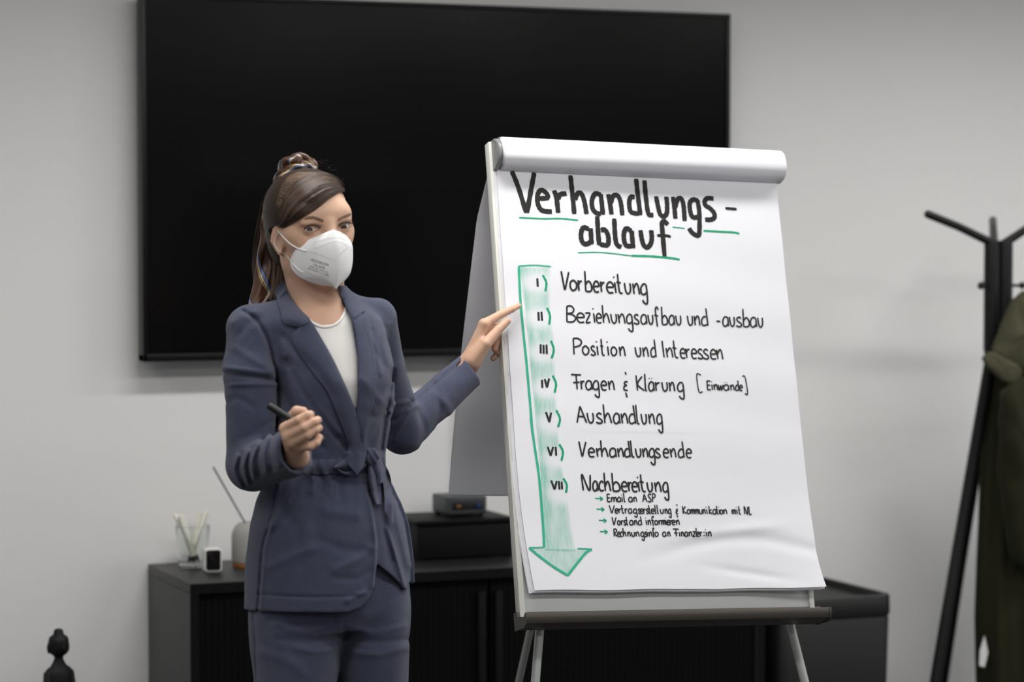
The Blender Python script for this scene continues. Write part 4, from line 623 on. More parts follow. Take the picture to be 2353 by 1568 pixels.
[(0.0025,[(0.2182,0.2397),(0.2225,0.2221)]),(0.0025,[(0.2302,0.2391),(0.2231,0.2221)]),(0.0025,[(0.2315,0.227),(0.2374,0.2274),(0.2369,0.2305),(0.2345,0.232),(0.2319,0.23),(0.231,0.2265),(0.2319,0.223),(0.234,0.2218),(0.2373,0.2222)]),(0.0025,[(0.2397,0.2319),(0.2402,0.2219)]),(0.0025,[(0.2401,0.2274),(0.242,0.2307),(0.2448,0.2309)]),(0.0025,[(0.2472,0.2399),(0.2478,0.2258),(0.2494,0.2221),(0.2521,0.222)]),(0.0025,[(0.2451,0.2321),(0.2505,0.2316)]),(0.0025,[(0.2543,0.2318),(0.2551,0.2217)]),(0.0025,[(0.2549,0.2273),(0.2571,0.2305),(0.2603,0.2307)]),(0.0025,[(0.2699,0.2306),(0.2663,0.2317),(0.2631,0.2292),(0.2621,0.2252),(0.2637,0.2219),(0.2669,0.2216),(0.2696,0.2241)]),(0.0025,[(0.2699,0.2308),(0.2705,0.2216)]),(0.0025,[(0.2814,0.231),(0.2777,0.2313),(0.2745,0.2275),(0.2748,0.223),(0.2778,0.2215),(0.2812,0.2234)]),(0.0025,[(0.2814,0.2307),(0.282,0.2214),(0.2819,0.2149),(0.2803,0.2129),(0.2772,0.2142),(0.2761,0.2165)]),(0.0025,[(0.2904,0.2299),(0.2883,0.2314),(0.2859,0.2294),(0.2867,0.2272),(0.2897,0.2249),(0.2904,0.2223),(0.2881,0.2211),(0.2846,0.2222)]),(0.0025,[(0.291,0.2264),(0.2976,0.2268),(0.2971,0.2298),(0.2943,0.2314),(0.2914,0.2294),(0.2904,0.2259),(0.2915,0.2223),(0.2939,0.2211),(0.2976,0.2215)]),(0.0025,[(0.2982,0.2313),(0.2987,0.2212)]),(0.0025,[(0.2986,0.2268),(0.3006,0.2301),(0.3033,0.2303)]),(0.0025,[(0.3097,0.2297),(0.3076,0.2312),(0.3051,0.2292),(0.3059,0.227),(0.3089,0.2246),(0.3097,0.2221),(0.3073,0.2208),(0.3039,0.222)]),(0.0025,[(0.3112,0.2392),(0.3116,0.2251),(0.3129,0.2214),(0.3153,0.2212)]),(0.0025,[(0.3092,0.2314),(0.314,0.2309)]),(0.0025,[(0.3167,0.2261),(0.3234,0.2265),(0.3228,0.2295),(0.32,0.2311),(0.3171,0.2291),(0.3161,0.2256),(0.3172,0.222),(0.3196,0.2208),(0.3233,0.2213)]),(0.0025,[(0.3258,0.2401),(0.3259,0.225),(0.3265,0.2212),(0.3281,0.2209)]),(0.0025,[(0.3308,0.2401),(0.3311,0.2249),(0.3318,0.2212),(0.3336,0.2208)]),(0.0025,[(0.3375,0.2309),(0.3385,0.2238),(0.3408,0.2208),(0.3438,0.2219),(0.3449,0.2258),(0.3445,0.2308)]),(0.0025,[(0.3489,0.2308),(0.3493,0.2207)]),(0.0025,[(0.3493,0.2257),(0.3518,0.2305),(0.3534,0.2287),(0.3541,0.2206)]),(0.0025,[(0.3627,0.2301),(0.3598,0.2305),(0.3571,0.2266),(0.3572,0.2221),(0.3597,0.2205),(0.3625,0.2225)]),(0.0025,[(0.3627,0.2298),(0.363,0.2205),(0.3628,0.2139),(0.3615,0.2119),(0.3591,0.2133),(0.3581,0.2155)]),(0.0025,[(0.3803,0.2299),(0.3776,0.23),(0.3762,0.2274),(0.3786,0.2259),(0.3757,0.2244),(0.3756,0.2209),(0.3798,0.2203)]),(0.0025,[(0.3783,0.2411),(0.3791,0.2381)]),(0.0025,[(0.377,0.2178),(0.3782,0.2122)]),(0.0025,[(0.3918,0.2374),(0.3923,0.2202)]),(0.0025,[(0.3988,0.2363),(0.3929,0.2273),(0.4005,0.2201)]),(0.0025,[(0.406,0.2302),(0.4028,0.2277),(0.4022,0.2231),(0.4047,0.22),(0.4083,0.222),(0.409,0.2266),(0.406,0.2302)]),(0.0025,[(0.4109,0.2301),(0.4109,0.22)]),(0.0025,[(0.4113,0.225),(0.4134,0.2296),(0.4151,0.228),(0.4149,0.2199)]),(0.0025,[(0.4153,0.225),(0.4176,0.2295),(0.419,0.228),(0.4191,0.2199)]),(0.0025,[(0.4212,0.23),(0.4211,0.2199)]),(0.0025,[(0.4216,0.2249),(0.4236,0.2295),(0.4254,0.2279),(0.4251,0.2198)]),(0.0025,[(0.4256,0.2249),(0.4278,0.2294),(0.4293,0.2279),(0.4293,0.2198)]),(0.0025,[(0.4312,0.2299),(0.432,0.2228),(0.434,0.2197),(0.4367,0.2209),(0.4378,0.2247),(0.4375,0.2298)]),(0.0025,[(0.4399,0.2298),(0.4403,0.2196)]),(0.0025,[(0.4403,0.2247),(0.4428,0.2296),(0.4445,0.2277),(0.4452,0.2196)]),(0.0025,[(0.4487,0.2297),(0.45,0.2195)]),(0.0025,[(0.4473,0.235),(0.4485,0.234)]),(0.0025,[(0.4553,0.2378),(0.4553,0.2195)]),(0.0025,[(0.4612,0.2296),(0.4557,0.2246),(0.462,0.2194)]),(0.0025,[(0.4709,0.2285),(0.4677,0.2295),(0.4646,0.227),(0.4637,0.2229),(0.4651,0.2197),(0.468,0.2193),(0.4706,0.2218)]),(0.0025,[(0.471,0.2287),(0.4714,0.2193)]),(0.0025,[(0.4736,0.2376),(0.4737,0.2233),(0.4748,0.2196),(0.4769,0.2194)]),(0.0025,[(0.4718,0.2297),(0.4759,0.2292)]),(0.0025,[(0.4792,0.2294),(0.4794,0.2192)]),(0.0025,[(0.4788,0.2347),(0.4794,0.2337)]),(0.0025,[(0.485,0.2293),(0.4821,0.2268),(0.4815,0.2222),(0.4837,0.2192),(0.4868,0.2212),(0.4876,0.2257),(0.485,0.2293)]),(0.0025,[(0.4897,0.2293),(0.4906,0.2191)]),(0.0025,[(0.4904,0.2242),(0.4939,0.229),(0.4963,0.2272),(0.4976,0.219)]),(0.0025,[(0.5102,0.2291),(0.5101,0.2189)]),(0.0025,[(0.5105,0.224),(0.5127,0.2285),(0.5144,0.227),(0.5141,0.2188)]),(0.0025,[(0.5146,0.2239),(0.5169,0.2285),(0.5184,0.2269),(0.5183,0.2188)]),(0.0025,[(0.5218,0.2289),(0.5225,0.2187)]),(0.0025,[(0.5209,0.2343),(0.5217,0.2332)]),(0.0025,[(0.5274,0.2371),(0.5276,0.2227),(0.5289,0.219),(0.5314,0.2188)]),(0.0025,[(0.5253,0.2291),(0.5302,0.2286)]),(0.0025,[(0.5405,0.2185),(0.5408,0.2359),(0.5467,0.2184),(0.5492,0.2353)]),(0.0025,[(0.5521,0.2358),(0.5518,0.2184),(0.5571,0.2188)])],
[(0.0025,[(0.2224,0.2134),(0.2255,0.1959)]),(0.0025,[(0.2319,0.2129),(0.226,0.1959)]),(0.0025,[(0.2377,0.2059),(0.235,0.2034),(0.2345,0.1989),(0.2366,0.1959),(0.2396,0.1979),(0.2403,0.2024),(0.2377,0.2059)]),(0.0025,[(0.243,0.2059),(0.2436,0.1959)]),(0.0025,[(0.2435,0.2014),(0.2454,0.2047),(0.2481,0.2049)]),(0.0025,[(0.2537,0.2044),(0.2519,0.2059),(0.2498,0.2039),(0.2504,0.2017),(0.253,0.1994),(0.2536,0.1969),(0.2516,0.1956),(0.2487,0.1967)]),(0.0025,[(0.2558,0.214),(0.256,0.1999),(0.2571,0.1962),(0.2592,0.1961)]),(0.0025,[(0.2541,0.2061),(0.2582,0.2057)]),(0.0025,[(0.2705,0.2049),(0.2669,0.2059),(0.2637,0.2034),(0.2627,0.1994),(0.2643,0.1962),(0.2675,0.1959),(0.2703,0.1984)]),(0.0025,[(0.2705,0.2051),(0.2711,0.1959)]),(0.0025,[(0.2742,0.206),(0.2748,0.1959)]),(0.0025,[(0.2747,0.2009),(0.2774,0.2058),(0.2793,0.2039),(0.2803,0.1959)]),(0.0025,[(0.2893,0.205),(0.2866,0.2055),(0.2835,0.2019),(0.2836,0.1974),(0.2862,0.1959),(0.2905,0.1974)]),(0.0025,[(0.2896,0.2145),(0.2913,0.1959)]),(0.0025,[(0.3018,0.206),(0.3027,0.1959)]),(0.0025,[(0.3009,0.2112),(0.3018,0.2102)]),(0.0025,[(0.3063,0.206),(0.3069,0.1959)]),(0.0025,[(0.3068,0.201),(0.3095,0.2058),(0.3115,0.204),(0.3124,0.1959)]),(0.0025,[(0.3211,0.2115),(0.3188,0.2145),(0.3166,0.212),(0.317,0.205),(0.3186,0.1934)]),(0.0025,[(0.3141,0.2058),(0.3205,0.2048)]),(0.0025,[(0.3261,0.206),(0.323,0.2035),(0.3224,0.1989),(0.3249,0.1959),(0.3284,0.1979),(0.3291,0.2025),(0.3261,0.206)]),(0.0025,[(0.332,0.206),(0.3327,0.1959)]),(0.0025,[(0.3326,0.2015),(0.3348,0.2048),(0.338,0.205)]),(0.0025,[(0.3384,0.206),(0.3383,0.1959)]),(0.0025,[(0.3388,0.201),(0.3408,0.2055),(0.3425,0.204),(0.3423,0.1959)]),(0.0025,[(0.3427,0.201),(0.345,0.2055),(0.3464,0.204),(0.3465,0.1959)]),(0.0025,[(0.3488,0.206),(0.3496,0.1959)]),(0.0025,[(0.3479,0.2112),(0.3488,0.2102)]),(0.0025,[(0.3523,0.201),(0.3582,0.2015),(0.3577,0.2045),(0.3553,0.206),(0.3527,0.204),(0.3517,0.2005),(0.3526,0.1969),(0.3548,0.1957),(0.3581,0.1962)]),(0.0025,[(0.3587,0.206),(0.3595,0.1959)]),(0.0025,[(0.3593,0.2015),(0.3616,0.2048),(0.3648,0.205)]),(0.0025,[(0.3643,0.201),(0.3702,0.2015),(0.3698,0.2045),(0.3673,0.206),(0.3647,0.204),(0.3637,0.2005),(0.3647,0.1969),(0.3668,0.1957),(0.3701,0.1962)]),(0.0025,[(0.3736,0.206),(0.3744,0.1959)]),(0.0025,[(0.3743,0.201),(0.3774,0.2058),(0.3796,0.204),(0.3807,0.1959)])],
[(0.0025,[(0.2243,0.1872),(0.2242,0.1707)]),(0.0025,[(0.2243,0.1872),(0.2288,0.1871),(0.2311,0.1841),(0.2291,0.1802),(0.2245,0.1787),(0.2308,0.1707)]),(0.0025,[(0.2327,0.1756),(0.2379,0.1761),(0.2375,0.1791),(0.2354,0.1806),(0.2331,0.1786),(0.2322,0.1751),(0.233,0.1717),(0.2349,0.1704),(0.2378,0.1709)]),(0.0025,[(0.2439,0.1791),(0.2416,0.1806),(0.2392,0.1776),(0.2388,0.1731),(0.2405,0.1706),(0.2436,0.1714)]),(0.0025,[(0.2456,0.1896),(0.2456,0.1706)]),(0.0025,[(0.2455,0.1746),(0.2483,0.1801),(0.2501,0.1791),(0.2517,0.1706)]),(0.0025,[(0.2556,0.1805),(0.2563,0.1705)]),(0.0025,[(0.2562,0.1755),(0.2591,0.1803),(0.2611,0.1785),(0.2621,0.1705)]),(0.0025,[(0.2647,0.1805),(0.2657,0.1735),(0.2678,0.1705),(0.2707,0.1717),(0.2718,0.1754),(0.2714,0.1805)]),(0.0025,[(0.2749,0.1804),(0.2759,0.1704)]),(0.0025,[(0.2756,0.1754),(0.279,0.1802),(0.2814,0.1784),(0.2827,0.1704)]),(0.0025,[(0.2937,0.1798),(0.2903,0.1802),(0.2872,0.1764),(0.2874,0.1719),(0.2903,0.1703),(0.2935,0.1723)]),(0.0025,[(0.2937,0.1795),(0.2942,0.1703),(0.2941,0.1638),(0.2926,0.1618),(0.2897,0.1631),(0.2886,0.1654)]),(0.0025,[(0.3009,0.1788),(0.2991,0.1803),(0.297,0.1783),(0.2977,0.1761),(0.3002,0.1738),(0.3008,0.1713),(0.2988,0.17),(0.2959,0.1711)]),(0.0025,[(0.3022,0.1803),(0.3025,0.1703)]),(0.0025,[(0.3018,0.1855),(0.3023,0.1845)]),(0.0025,[(0.306,0.1803),(0.3068,0.1703)]),(0.0025,[(0.3066,0.1753),(0.3097,0.1801),(0.3118,0.1783),(0.313,0.1702)]),(0.0025,[(0.3189,0.1858),(0.3177,0.1888),(0.3163,0.1863),(0.3163,0.1792),(0.3168,0.1677)]),(0.0025,[(0.3147,0.18),(0.3183,0.179)]),(0.0025,[(0.3244,0.1802),(0.3209,0.1777),(0.3203,0.1732),(0.3231,0.1702),(0.327,0.1722),(0.3278,0.1767),(0.3244,0.1802)]),(0.0025,[(0.3456,0.1791),(0.3424,0.1801),(0.3394,0.1776),(0.3385,0.1736),(0.3399,0.1704),(0.3427,0.1701),(0.3453,0.1726)]),(0.0025,[(0.3456,0.1793),(0.3461,0.17)]),(0.0025,[(0.3501,0.1801),(0.3507,0.17)]),(0.0025,[(0.3506,0.175),(0.3534,0.1799),(0.3553,0.178),(0.3562,0.17)]),(0.0025,[(0.3641,0.1866),(0.377,0.1862)]),(0.0025,[(0.3706,0.1862),(0.3707,0.1699)]),(0.0025,[(0.3659,0.1775),(0.3744,0.178)]),(0.0025,[(0.378,0.1799),(0.3787,0.1699)]),(0.0025,[(0.377,0.1852),(0.3779,0.1842)]),(0.0025,[(0.3824,0.1799),(0.383,0.1698)]),(0.0025,[(0.3829,0.1749),(0.3857,0.1797),(0.3876,0.1779),(0.3886,0.1698)]),(0.0025,[(0.3975,0.1788),(0.3946,0.1799),(0.392,0.1774),(0.3911,0.1733),(0.3923,0.1701),(0.3949,0.1698),(0.3972,0.1723)]),(0.0025,[(0.3975,0.179),(0.3978,0.1698)]),(0.0025,[(0.401,0.1798),(0.4018,0.1697)]),(0.0025,[(0.4016,0.1748),(0.4047,0.1796),(0.4069,0.1778),(0.408,0.1697)]),(0.0025,[(0.4099,0.1798),(0.4161,0.1793),(0.4105,0.1697),(0.4164,0.1702)]),(0.0025,[(0.4193,0.1888),(0.4188,0.1737),(0.419,0.17),(0.42,0.1697)]),(0.0025,[(0.4211,0.1747),(0.4256,0.1752),(0.4254,0.1782),(0.4235,0.1797),(0.4215,0.1777),(0.4207,0.1742),(0.4213,0.1707),(0.4229,0.1694),(0.4255,0.1699)]),(0.0025,[(0.4278,0.1797),(0.4283,0.1696)]),(0.0025,[(0.4283,0.1752),(0.4302,0.1785),(0.433,0.1787)]),(0.0025,[(0.4369,0.1797),(0.4382,0.1776)]),(0.0025,[(0.4366,0.1726),(0.4379,0.1706)]),(0.0025,[(0.4423,0.1796),(0.4436,0.1695)]),(0.0025,[(0.4409,0.1849),(0.4421,0.1839)]),(0.0025,[(0.4475,0.1796),(0.4483,0.1695)]),(0.0025,[(0.4482,0.1746),(0.4513,0.1794),(0.4535,0.1776),(0.4546,0.1695)])],
[(0.0042,[(0.0889,0.7445),(0.0889,0.7259)])],
[(0.0042,[(0.0862,0.6684),(0.0856,0.6486)]),(0.0042,[(0.0934,0.6692),(0.0933,0.6488)])],
[(0.0042,[(0.0857,0.5957),(0.0845,0.5752)]),(0.0042,[(0.0922,0.5944),(0.0913,0.5745)]),(0.0042,[(0.0994,0.5951),(0.0987,0.574)])],
[(0.0042,[(0.0836,0.5165),(0.0828,0.4983)]),(0.0042,[(0.09,0.518),(0.0937,0.4995)]),(0.0042,[(0.1003,0.5195),(0.0937,0.4995)])],
[(0.0042,[(0.0868,0.4447),(0.0931,0.4223)]),(0.0042,[(0.0987,0.4435),(0.0931,0.4223)])],
[(0.004,[(0.0854,0.3679),(0.091,0.3483)]),(0.004,[(0.0981,0.368),(0.091,0.3483)]),(0.004,[(0.1038,0.368),(0.1038,0.3486)])],
[(0.004,[(0.0876,0.2942),(0.094,0.2742)]),(0.004,[(0.1005,0.2929),(0.094,0.2742)]),(0.004,[(0.1053,0.2929),(0.1053,0.2742)]),(0.004,[(0.1117,0.2916),(0.1115,0.2742)])]]
GREEN = [[(0.0045,[(0.1023,0.7524),(0.1097,0.7354),(0.1062,0.7153)])],
[(0.0045,[(0.1075,0.6786),(0.1128,0.6608),(0.1093,0.6401)])],
[(0.0045,[(0.1106,0.6044),(0.1157,0.5839),(0.1093,0.5641)])],
[(0.0045,[(0.1094,0.5264),(0.1157,0.5075),(0.1105,0.4878)])],
[(0.0045,[(0.1113,0.449),(0.1184,0.4301),(0.1127,0.4112)])],
[(0.0045,[(0.1128,0.374),(0.12,0.3573),(0.1151,0.3371)])],
[(0.0045,[(0.1162,0.2988),(0.123,0.2849),(0.1203,0.267)])],
[(0.0023,[(0.1867,0.2546),(0.2033,0.2536)]),(0.0025,[(0.1975,0.258),(0.2039,0.2537),(0.1983,0.2498)])],
[(0.0023,[(0.1881,0.2311),(0.2047,0.23)]),(0.0025,[(0.1989,0.2345),(0.2052,0.2302),(0.1997,0.2263)])],
[(0.0023,[(0.191,0.2065),(0.2076,0.2054)]),(0.0025,[(0.2018,0.2098),(0.2082,0.2055),(0.2026,0.2017)])],
[(0.0023,[(0.1914,0.1819),(0.208,0.1808)]),(0.0025,[(0.2022,0.1852),(0.2086,0.1809),(0.203,0.1771)])],
[(0.0033,[(0.0565,0.8821),(0.1107,0.8815),(0.1566,0.8833),(0.1961,0.8807)])],
[(0.0025,[(0.4237,0.8732),(0.4538,0.8712)])],
[(0.0044,[(0.4996,0.8674),(0.5408,0.8665),(0.574,0.8661),(0.5888,0.8635)])],
[(0.0025,[(0.19,0.8061),(0.2463,0.8085),(0.3182,0.8032)]),(0.0045,[(0.3182,0.8032),(0.37,0.8034),(0.4196,0.8004),(0.4354,0.7979)])]]
ARROW = [(0.0049,[(0.0473,0.771),(0.0463,0.6895),(0.0478,0.61),(0.0504,0.5473),(0.0516,0.466),(0.0526,0.3938)]),(0.0049,[(0.0506,0.4322),(0.0556,0.3651),(0.0606,0.2982),(0.0612,0.192),(0.0593,0.1477)]),(0.0049,[(0.0253,0.1475),(0.0468,0.1289),(0.0785,0.1049),(0.108,0.0867)]),(0.0049,[(0.108,0.0867),(0.1264,0.107),(0.154,0.1352),(0.1687,0.143)]),(0.0025,[(0.0245,0.148),(0.0594,0.1482)]),(0.0025,[(0.1355,0.1452),(0.1693,0.1435)]),(0.0027,[(0.0473,0.771),(0.0853,0.7741),(0.1231,0.7724)])]
WASH_LEFT = [(0.0496, 0.768), (0.0548, 0.6845), (0.0579, 0.587), (0.06, 0.4901), (0.0634, 0.3844), (0.0648, 0.2796), (0.0606, 0.1409)]
WASH_RIGHT = [(0.1233, 0.7702), (0.116, 0.6861), (0.1189, 0.5881), (0.1147, 0.4908), (0.1138, 0.3847), (0.121, 0.2795), (0.1323, 0.1374)]
WASH_HEAD = [(0.0282, 0.1459), (0.1066, 0.0889), (0.166, 0.1428)]

writing('heading_lettering', HEADING, 'ink_heading', .0005)
for grp in LINES: writing('agenda_lettering', grp, 'ink_black', .0007)
for st_ in GREEN: writing('green_mark', st_, 'ink_green', .0004)
arrow = writing('green_arrow', ARROW, 'ink_arrow', .0006)
# pale green marker shading inside the arrow
m = bpy.data.materials.new('pale_green_marker_shading'); m.use_nodes = True; nt = m.node_tree
b = nt.nodes['Principled BSDF']; b.inputs['Roughness'].default_value = .75; b.inputs['Specular IOR Level'].default_value = .2
att = nt.nodes.new('ShaderNodeAttribute'); att.attribute_name = 'ink'
tc = nt.nodes.new('ShaderNodeTexCoord'); mpg = nt.nodes.new('ShaderNodeMapping'); mpg.inputs['Scale'].default_value = (330, 1, 26); mpg.inputs['Rotation'].default_value = (0, -.06, 0)
nz = nt.nodes.new('ShaderNodeTexNoise'); nz.inputs['Scale'].default_value = 1.0; nz.inputs['Detail'].default_value = 6; nz.inputs['Roughness'].default_value = .7
rmp = nt.nodes.new('ShaderNodeMapRange'); rmp.inputs[1].default_value = .30; rmp.inputs[2].default_value = .75; rmp.inputs[3].default_value = .45; rmp.inputs[4].default_value = 1.7
mul = nt.nodes.new('ShaderNodeMath'); mul.operation = 'MULTIPLY'; mul.use_clamp = True
nt.links.new(tc.outputs['Object'], mpg.inputs[0]); nt.links.new(mpg.outputs[0], nz.inputs['Vector']); nt.links.new(nz.outputs[0], rmp.inputs[0])
nt.links.new(rmp.outputs[0], mul.inputs[0]); nt.links.new(att.outputs['Fac'], mul.inputs[1]); nt.links.new(mul.outputs[0], b.inputs['Alpha'])
b.inputs['Base Color'].default_value = (.16, .62, .43, 1)
M['wash'] = m
def wash(name, A_, B_, density, n=160, k=14):
    A_ = resample(A_, n); B_ = resample(B_, n); bm = bmesh.new(); rows = []; dens = []
    for i in range(n):
        row = []
        for j in range(k + 1):
            s = j / k; p = A_[i] + (B_[i] - A_[i]) * s
            row.append(bm.verts.new((p[0], sheet_y(p[0], p[1]) - .0002, p[1]))); dens.append(density(p[0], p[1], s, i / (n - 1)))
        rows.append(row)
    for i in range(n - 1):
        for j in range(k): bm.faces.new((rows[i][j], rows[i][j + 1], rows[i + 1][j + 1], rows[i + 1][j]))
    o = emit(name, bm, M['wash'], arrow, ang=180)
    at_ = o.data.attributes.new('ink', 'FLOAT', 'POINT'); at_.data.foreach_set('value', dens)
    return o
NUM = [(.081, .735), (.083, .655), (.087, .577), (.089, .497), (.095, .420), (.103, .342), (.107, .265)]
def dens_shaft(x, z, s, t):
    d = .25 + .10 * noise.noise(Vector((x * 60, 0, z * 18)))
    d += .16 * math.exp(-((s - .12) / .12) ** 2)
    for nx, nz_ in NUM:
        q = ((x - nx - .006) / .034) ** 2 + ((z - nz_) / .022) ** 2
        d *= 1 - .97 * math.exp(-q * q * .6)
    d *= min(1, max(0, (1.02 - s) / .15 + .15 * noise.noise(Vector((x * 20, 3, z * 40)))))
    return max(0, d)
wash('arrow_shading', WASH_LEFT, WASH_RIGHT, dens_shaft)
h0, h1, h2 = [np.array(p) for p in WASH_HEAD]
wash('arrow_shading', [h0, h1], [h2, h1], lambda x, z, s, t: .25 + .08 * noise.noise(Vector((x * 50, 1, z * 50))), 40, 14)

# ================================================================== implicit-surface modelling for the figure
def P(px, py, d):
    """photo position at level distance d -> point in the viewing frame (right, away, up; origin on the floor under the camera)"""
    vy = (784 - py) / FPX; t = d / (math.cos(PITCH) + vy * math.sin(PITCH))
    return np.array([t * (px - 1176.5) / FPX, d, CAM_POS[2] + t * (-math.sin(PITCH) + vy * math.cos(PITCH))])
def PX(p):
    """viewing-frame points -> photo positions"""
    zc = p[:, 2] - CAM_POS[2]; dep = p[:, 1] * math.cos(PITCH) - zc * math.sin(PITCH); up = p[:, 1] * math.sin(PITCH) + zc * math.cos(PITCH)
    return np.stack([1176.5 + FPX * p[:, 0] / dep, 784 - FPX * up / dep], 1)
def smin(a, b, k):
    if k <= 0: return np.minimum(a, b)
    h = np.maximum(k - np.abs(a - b), 0) / k
    return np.minimum(a, b) - h * h * k * .25
def smax(a, b, k): return -smin(-a, -b, k)
def cone(p, a, b, ra, rb):
    a = np.asarray(a); ba = np.asarray(b) - a; pa = p - a
    h = np.clip(pa @ ba / max(ba @ ba, 1e-12), 0, 1)
    return np.linalg.norm(pa - h[:, None] * ba, axis=1) - (ra + (rb - ra) * h)
def ellipsoid(p, c, r, Q=None):
    q = p - np.asarray(c)
    if Q is not None: q = q @ Q
    r = np.asarray(r); k0 = np.linalg.norm(q / r, axis=1); k1 = np.linalg.norm(q / r ** 2, axis=1)
    return k0 * (k0 - 1) / np.maximum(k1, 1e-9)
class Field:
    def __init__(s): s.prims = []; s.post = []
    def add(s, fn, lo, hi, k=0.0, op='u'): s.prims.append((fn, np.array(lo, float), np.array(hi, float), k, op)); return s
    def cone(s, a, b, ra, rb, k=0.0, op='u'):
        a = np.asarray(a, float); b = np.asarray(b, float); m = max(ra, rb)
        return s.add(lambda p: cone(p, a, b, ra, rb), np.minimum(a, b) - m, np.maximum(a, b) + m, k, op)
    def ell(s, c, r, Q=None, k=0.0, op='u'):
        c = np.asarray(c, float); m = max(r)
        return s.add(lambda p: ellipsoid(p, c, r, Q), c - m, c + m, k, op)
    def __call__(s, p):
        d = np.full(len(p), 1.0)
        for fn, lo, hi, k, op in s.prims:
            e = .045
            m = np.where(np.all((p > lo - e) & (p < hi + e), axis=1))[0]
            if not len(m): continue
            v = fn(p[m])
            if op == 'u': d[m] = smin(d[m], v, k)
            elif op == 's': d[m] = smax(d[m], -v, k)
            elif op == 'i': d[m] = smax(d[m], v, k)
        for fn in s.post:
            m = np.where(np.abs(d) < .035)[0]
            if len(m): d[m] = fn(p[m], d[m])
        return d
    def bounds(s):
        u = [q for q in s.prims if q[4] == 'u']
        return np.min([q[1] for q in u], 0) - .02, np.max([q[2] for q in u], 0) + .02
def polygonise(fn, h, lo, hi):
    """surface nets on a sparse grid; returns vertices and quads"""
    B = 8; n = np.ceil((hi - lo) / h).astype(int) + 2; nb = (n + B - 1) // B; N = nb * B + 2
    g = np.stack(np.meshgrid(*[np.arange(k) for k in nb], indexing='ij'), -1).reshape(-1, 3)
    d = fn(lo + (g * B + B / 2) * h)
    g = g[np.abs(d) < B * h * .87 * 1.35 + .004]
    o = np.stack(np.meshgrid(*[np.arange(B)] * 3, indexing='ij'), -1).reshape(-1, 3)
    cells = (g[:, None, :] * B + o[None]).reshape(-1, 3)
    S = np.array([N[1] * N[2], N[2], 1], dtype=np.int64); cid = np.sort(cells @ S)
    co = np.array([[i, j, k] for i in (0, 1) for j in (0, 1) for k in (0, 1)])
    cs = co @ S
    pid = np.unique((cid[:, None] + cs).ravel())
    pts = lo + np.stack([pid // S[0], (pid // S[1]) % N[1], pid % N[2]], 1) * h
    val = np.empty(len(pid))
    for i in range(0, len(pid), 400000): val[i:i + 400000] = fn(pts[i:i + 400000])
    V = np.stack([val[np.searchsorted(pid, cid + c)] for c in cs], 1)
    s = V < 0; act = (s.any(1)) & (~s.all(1)); cid = cid[act]; V = V[act]; s = s[act]
    base = np.stack([cid // S[0], (cid // S[1]) % N[1], cid % N[2]], 1).astype(float)
    acc = np.zeros((len(cid), 3)); cnt = np.zeros(len(cid))
    for a in range(8):
        for b in range(a + 1, 8):
            if np.abs(co[a] - co[b]).sum() != 1: continue
            m = s[:, a] != s[:, b]; t = V[m, a] / (V[m, a] - V[m, b])
            acc[m] += co[a] + (co[b] - co[a]) * t[:, None]; cnt[m] += 1
    verts = lo + (base + acc / cnt[:, None]) * h
    quads = []
    for ax in range(3):
        u, w = (ax + 1) % 3, (ax + 2) % 3
        i1 = 1 << (2 - ax)
        m = s[:, 0] != s[:, i1]; c = cid[m]; fl = s[m, 0]
        q = [c, c - S[u], c - S[u] - S[w], c - S[w]]; ix = []; ok = np.ones(len(c), bool)
        for a in q:
            k = np.minimum(np.searchsorted(cid, a), len(cid) - 1); ok &= cid[k] == a; ix.append(k)
        Q = np.stack(ix, 1)[ok]; f = fl[ok]; Q[~f] = Q[~f][:, ::-1]; quads.append(Q)
    return verts, np.concatenate(quads)
def largest(v, q, share=.02):
    """drop loose crumbs that are not part of the main surface"""
    lab = np.arange(len(v)); e = np.concatenate([q[:, [0, 1]], q[:, [1, 2]], q[:, [2, 3]]])
    while True:
        m = np.minimum(lab[e[:, 0]], lab[e[:, 1]]); new = lab.copy()
        np.minimum.at(new, e[:, 0], m); np.minimum.at(new, e[:, 1], m); np.minimum.at(new, lab, new)
        new = new[new]; new = new[new]
        if (new == lab).all(): break
        lab = new
    cnt = np.bincount(lab, minlength=len(v)); keep = cnt[lab] > share * len(v)
    ix = np.cumsum(keep) - 1; return v[keep], ix[q[keep[q].all(1)]]
def relax(v, q, it=2, lam=.5):
    e = np.concatenate([q[:, [0, 1]], q[:, [1, 2]], q[:, [2, 3]], q[:, [3, 0]]])
    for _ in range(it):
        for l in (lam, -lam * 1.02):
            a = np.zeros_like(v); c = np.zeros(len(v))
            for k in range(3): a[:, k] = np.bincount(e[:, 0], v[e[:, 1], k], len(v)) + np.bincount(e[:, 1], v[e[:, 0], k], len(v))
            c = np.bincount(e[:, 0], minlength=len(v)) + np.bincount(e[:, 1], minlength=len(v))
            v = v + l * (a / np.maximum(c, 1)[:, None] - v)
    return v
def mesh_from(name, v, q, m, parent, origin, smooth=True):
    me = bpy.data.meshes.new(name); v = (v - origin).astype(np.float32)
    me.vertices.add(len(v)); me.vertices.foreach_set('co', v.ravel())
    me.loops.add(q.size); me.loops.foreach_set('vertex_index', q.astype(np.int32).ravel())
    me.polygons.add(len(q)); me.polygons.foreach_set('loop_start', np.arange(0, q.size, q.shape[1], dtype=np.int32))
    me.update(calc_edges=True); me.validate()
    if smooth: me.polygons.foreach_set('use_smooth', [True] * len(me.polygons))
    if m is not None: me.materials.append(m)
    return new_obj(name, me, parent)
def solid(name, field, h, m, parent, origin, it=2):
    lo, hi = field.bounds(); v, q = largest(*polygonise(field, h, lo, hi)); v = relax(v, q, it)
    return mesh_from(name, v, q, m, parent, origin), v, q
